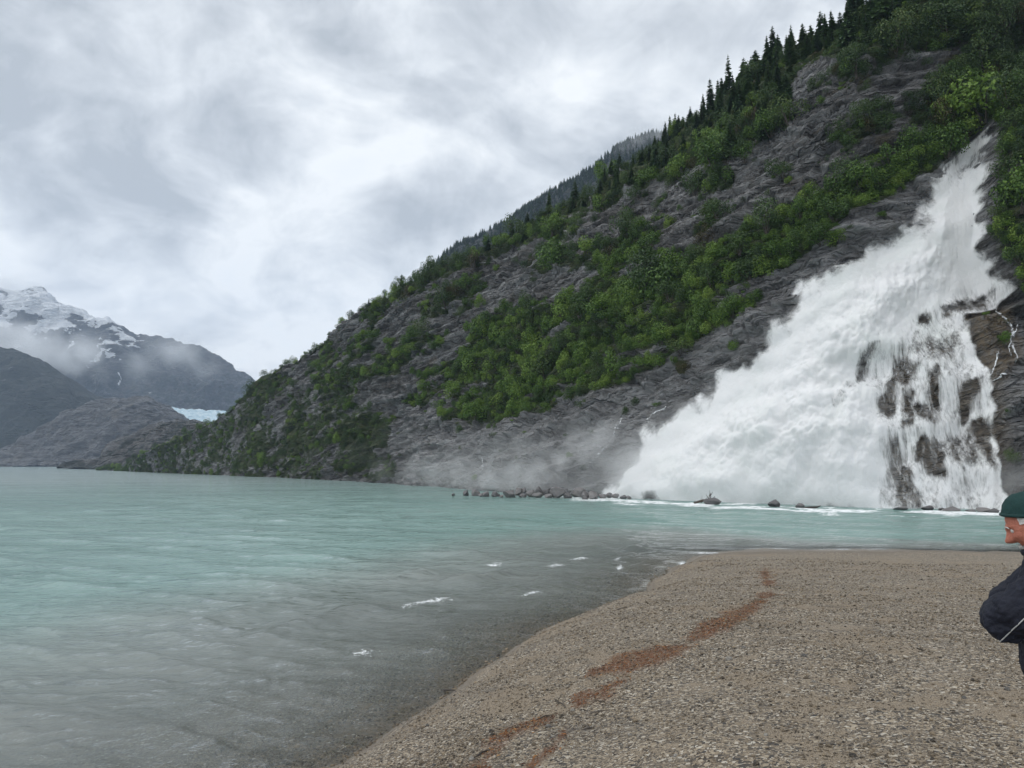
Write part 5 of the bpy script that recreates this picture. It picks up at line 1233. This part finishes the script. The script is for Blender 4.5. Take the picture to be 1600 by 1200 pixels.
    K = H * (1 + (.006 + .005 * noi)[..., None] / np.maximum(rad_, .01)[..., None])
    V, F = headmesh(K, ((aa > R(110)) | ((aa > R(58)) & (el > R(9)))) & (el > R(-30)) & (cz < .050)); obj('hair', pydata('hair', V, F.tolist(), True), M_HAIR, root)
    fr = (.016 + .007 * noi) * sstep(R(-24), R(-34), el) * sstep(R(64), R(50), aa) + .001
    K = H * (1 + (fr / np.maximum(rad_, .01))[..., None]); lips = G(0, -36, 9, 3.0) > .5
    V, F = headmesh(K, (el < R(-27) - .12 * aa) & (el > R(-80)) & (aa < R(62)) & ~lips); obj('beard', pydata('beard', V, F.tolist(), True), M_HAIR, root)
    for s in (-1, 1):
        e0 = Vector(np.array(hc) + Mr @ (np.array([math.cos(R(3)) * math.cos(R(19)), s * math.cos(R(3)) * math.sin(R(19)), math.sin(R(3))]) * .084))
        bm = bmesh.new(); bmesh.ops.create_uvsphere(bm, u_segments=14, v_segments=10, radius=.0125, matrix=Matrix.Translation(e0)); me = bpy.data.meshes.new('eye'); bm.to_mesh(me); bm.free(); obj('eye', me, M_EYE, root)
        bl = [tuple(np.array(hc) + Mr @ (np.array([math.cos(R(q)) * math.cos(R(e)), s * math.cos(R(q)) * math.sin(R(e)), math.sin(R(q))]) * .106)) for e, q in ((8, 12), (16, 15), (26, 13), (33, 9))]
        obj('eyebrow', twig_mesh('eyebrow', [(bl, [.002, .003, .003, .0015])], 6), M_HAIR, root)
    # jacket: torso and both sleeves, creased; trousers; boots
    def loft(rings, sides=28):
        V, F = [], []
        for (c, rx_, ry_) in rings:
            for k in range(sides):
                a = 2 * math.pi * k / sides; V.append((c[0] + rx_ * math.cos(a), c[1] + ry_ * math.sin(a), c[2]))
        for q in range(len(rings) - 1):
            for k in range(sides): F.append((q * sides + k, q * sides + (k + 1) % sides, (q + 1) * sides + (k + 1) % sides, (q + 1) * sides + k))
        F.append(tuple(range(sides))[::-1]); F.append(tuple(range((len(rings) - 1) * sides, len(rings) * sides)))
        return V, F
    def capped(pts, radii, sides=18):
        V, F = tube_geo(pts, radii, sides); n = len(pts); F.append(tuple(range(sides))[::-1]); F.append(tuple(range((n - 1) * sides, n * sides))); return V, F
    def fuse(parts, voxel, wob, seed, its=4):
        V, F = join_geo(parts); o = bpy.data.objects.new('tmp', pydata('tmp', V, F)); C.objects.link(o)
        md = o.modifiers.new('r', 'REMESH'); md.mode = 'VOXEL'; md.voxel_size = voxel; md.use_smooth_shade = True
        sm_ = o.modifiers.new('s', 'SMOOTH'); sm_.factor = .5; sm_.iterations = its
        out = bpy.data.meshes.new_from_object(o.evaluated_get(bpy.context.evaluated_depsgraph_get())); bpy.data.objects.remove(o)
        n = len(out.vertices); co = np.empty(n * 3, np.float32); no = np.empty(n * 3, np.float32); out.vertices.foreach_get('co', co); out.vertex_normals.foreach_get('vector', no)
        co = co.reshape(-1, 3); no = no.reshape(-1, 3)
        tilt = np.stack([co[:, 0] * .7 + co[:, 2] * .5, co[:, 1] * .6, co[:, 2] * 1.5 - co[:, 0] * .9], -1)
        w = .8 * fbm(tilt, 7, 4, seed, .55) + 1.1 * (fbm(tilt + .05 * perlin(co, 9, 3)[:, None], 13, 3, seed + 5, .5, 2, 'ridge') - .6)
        out.vertices.foreach_set('co', (co + no * (wob * w)[:, None]).astype(np.float32).ravel()); out.update(); return out
    tp = [loft([((.03, 0, .80), .165, .205), ((.02, 0, .92), .180, .215), ((0, 0, 1.05), .185, .212), ((-.01, 0, 1.20), .178, .215), ((-.02, 0, 1.33), .165, .215), ((-.025, 0, 1.42), .140, .19), ((-.04, 0, 1.475), .11, .13), ((-.055, 0, 1.52), .078, .082), ((-.062, 0, 1.545), .070, .074)])]
    for s in (-1, 1):
        tp.append(capped([(-.02, s * .12, 1.43), (-.04, s * .19, 1.425), (-.08, s * .228, 1.38), (-.135, s * .25, 1.33), (-.185, s * .262, 1.285), (-.212, s * .255, 1.258), (-.220, s * .205, 1.258), (-.224, s * .12, 1.272), (-.225, s * .055, 1.285)], [.090, .098, .096, .092, .086, .082, .080, .072, .058]))
    jm = fuse(tp, .0065, .0075, 61); jo = obj('jacket', jm, M_JACK, root)
    col = [tuple(np.array([-.065 + .075 * math.cos(a), .072 * math.sin(a), 1.535 - .018 * math.cos(a) * -1])) for a in np.linspace(0, 2 * math.pi, 25)]
    obj('collar', twig_mesh('collar', [(col, [.018] * 25)], 8), M_JACK, jo)
    # pale piping along the seam of the near sleeve, laid on the cloth where it shows
    from mathutils.bvhtree import BVHTree
    M_w = root.matrix_basis.inverted(); bvh = BVHTree.FromPolygons([v_.co for v_ in jm.vertices], [tuple(p.vertices) for p in jm.polygons])
    org = M_w @ Vector(CAM); seam_ = []
    for q in np.linspace(0, 1, 12):
        rr = ray(1612 - 54 * q, 955 + 52 * q); hit = bvh.ray_cast(org, (M_w.to_3x3() @ Vector(rr)).normalized())
        if hit[0] is not None: seam_.append(tuple(hit[0] + hit[1] * .001))
    if len(seam_) > 2: obj('piping', twig_mesh('piping', [(seam_, [.0022] * len(seam_))], 6), M_PIPE, jo)
    tp = [loft([((.03, 0, .70), .10, .16), ((.03, 0, .80), .135, .19), ((.03, 0, .95), .15, .19)])]
    for s in (-1, 1): tp.append(capped([(.03, s * .095, .84), (.02, s * .105, .68), (.0, s * .12, .46), (.03, s * .13, .26), (.04, s * .13, .09)], [.105, .098, .078, .074, .072]))
    obj('trousers', fuse(tp, .011, .006, 71), M_TRO, root)
    for s in (-1, 1): obj('boot', skin_mesh([((.06, s * .13, .05), .055), ((.03, s * .13, .13), .060), ((-.06, s * .135, .045), .050), ((-.15, s * .145, .04), .042)], [(0, 1), (0, 2), (2, 3)], 2), M_SHOE, root)
man()
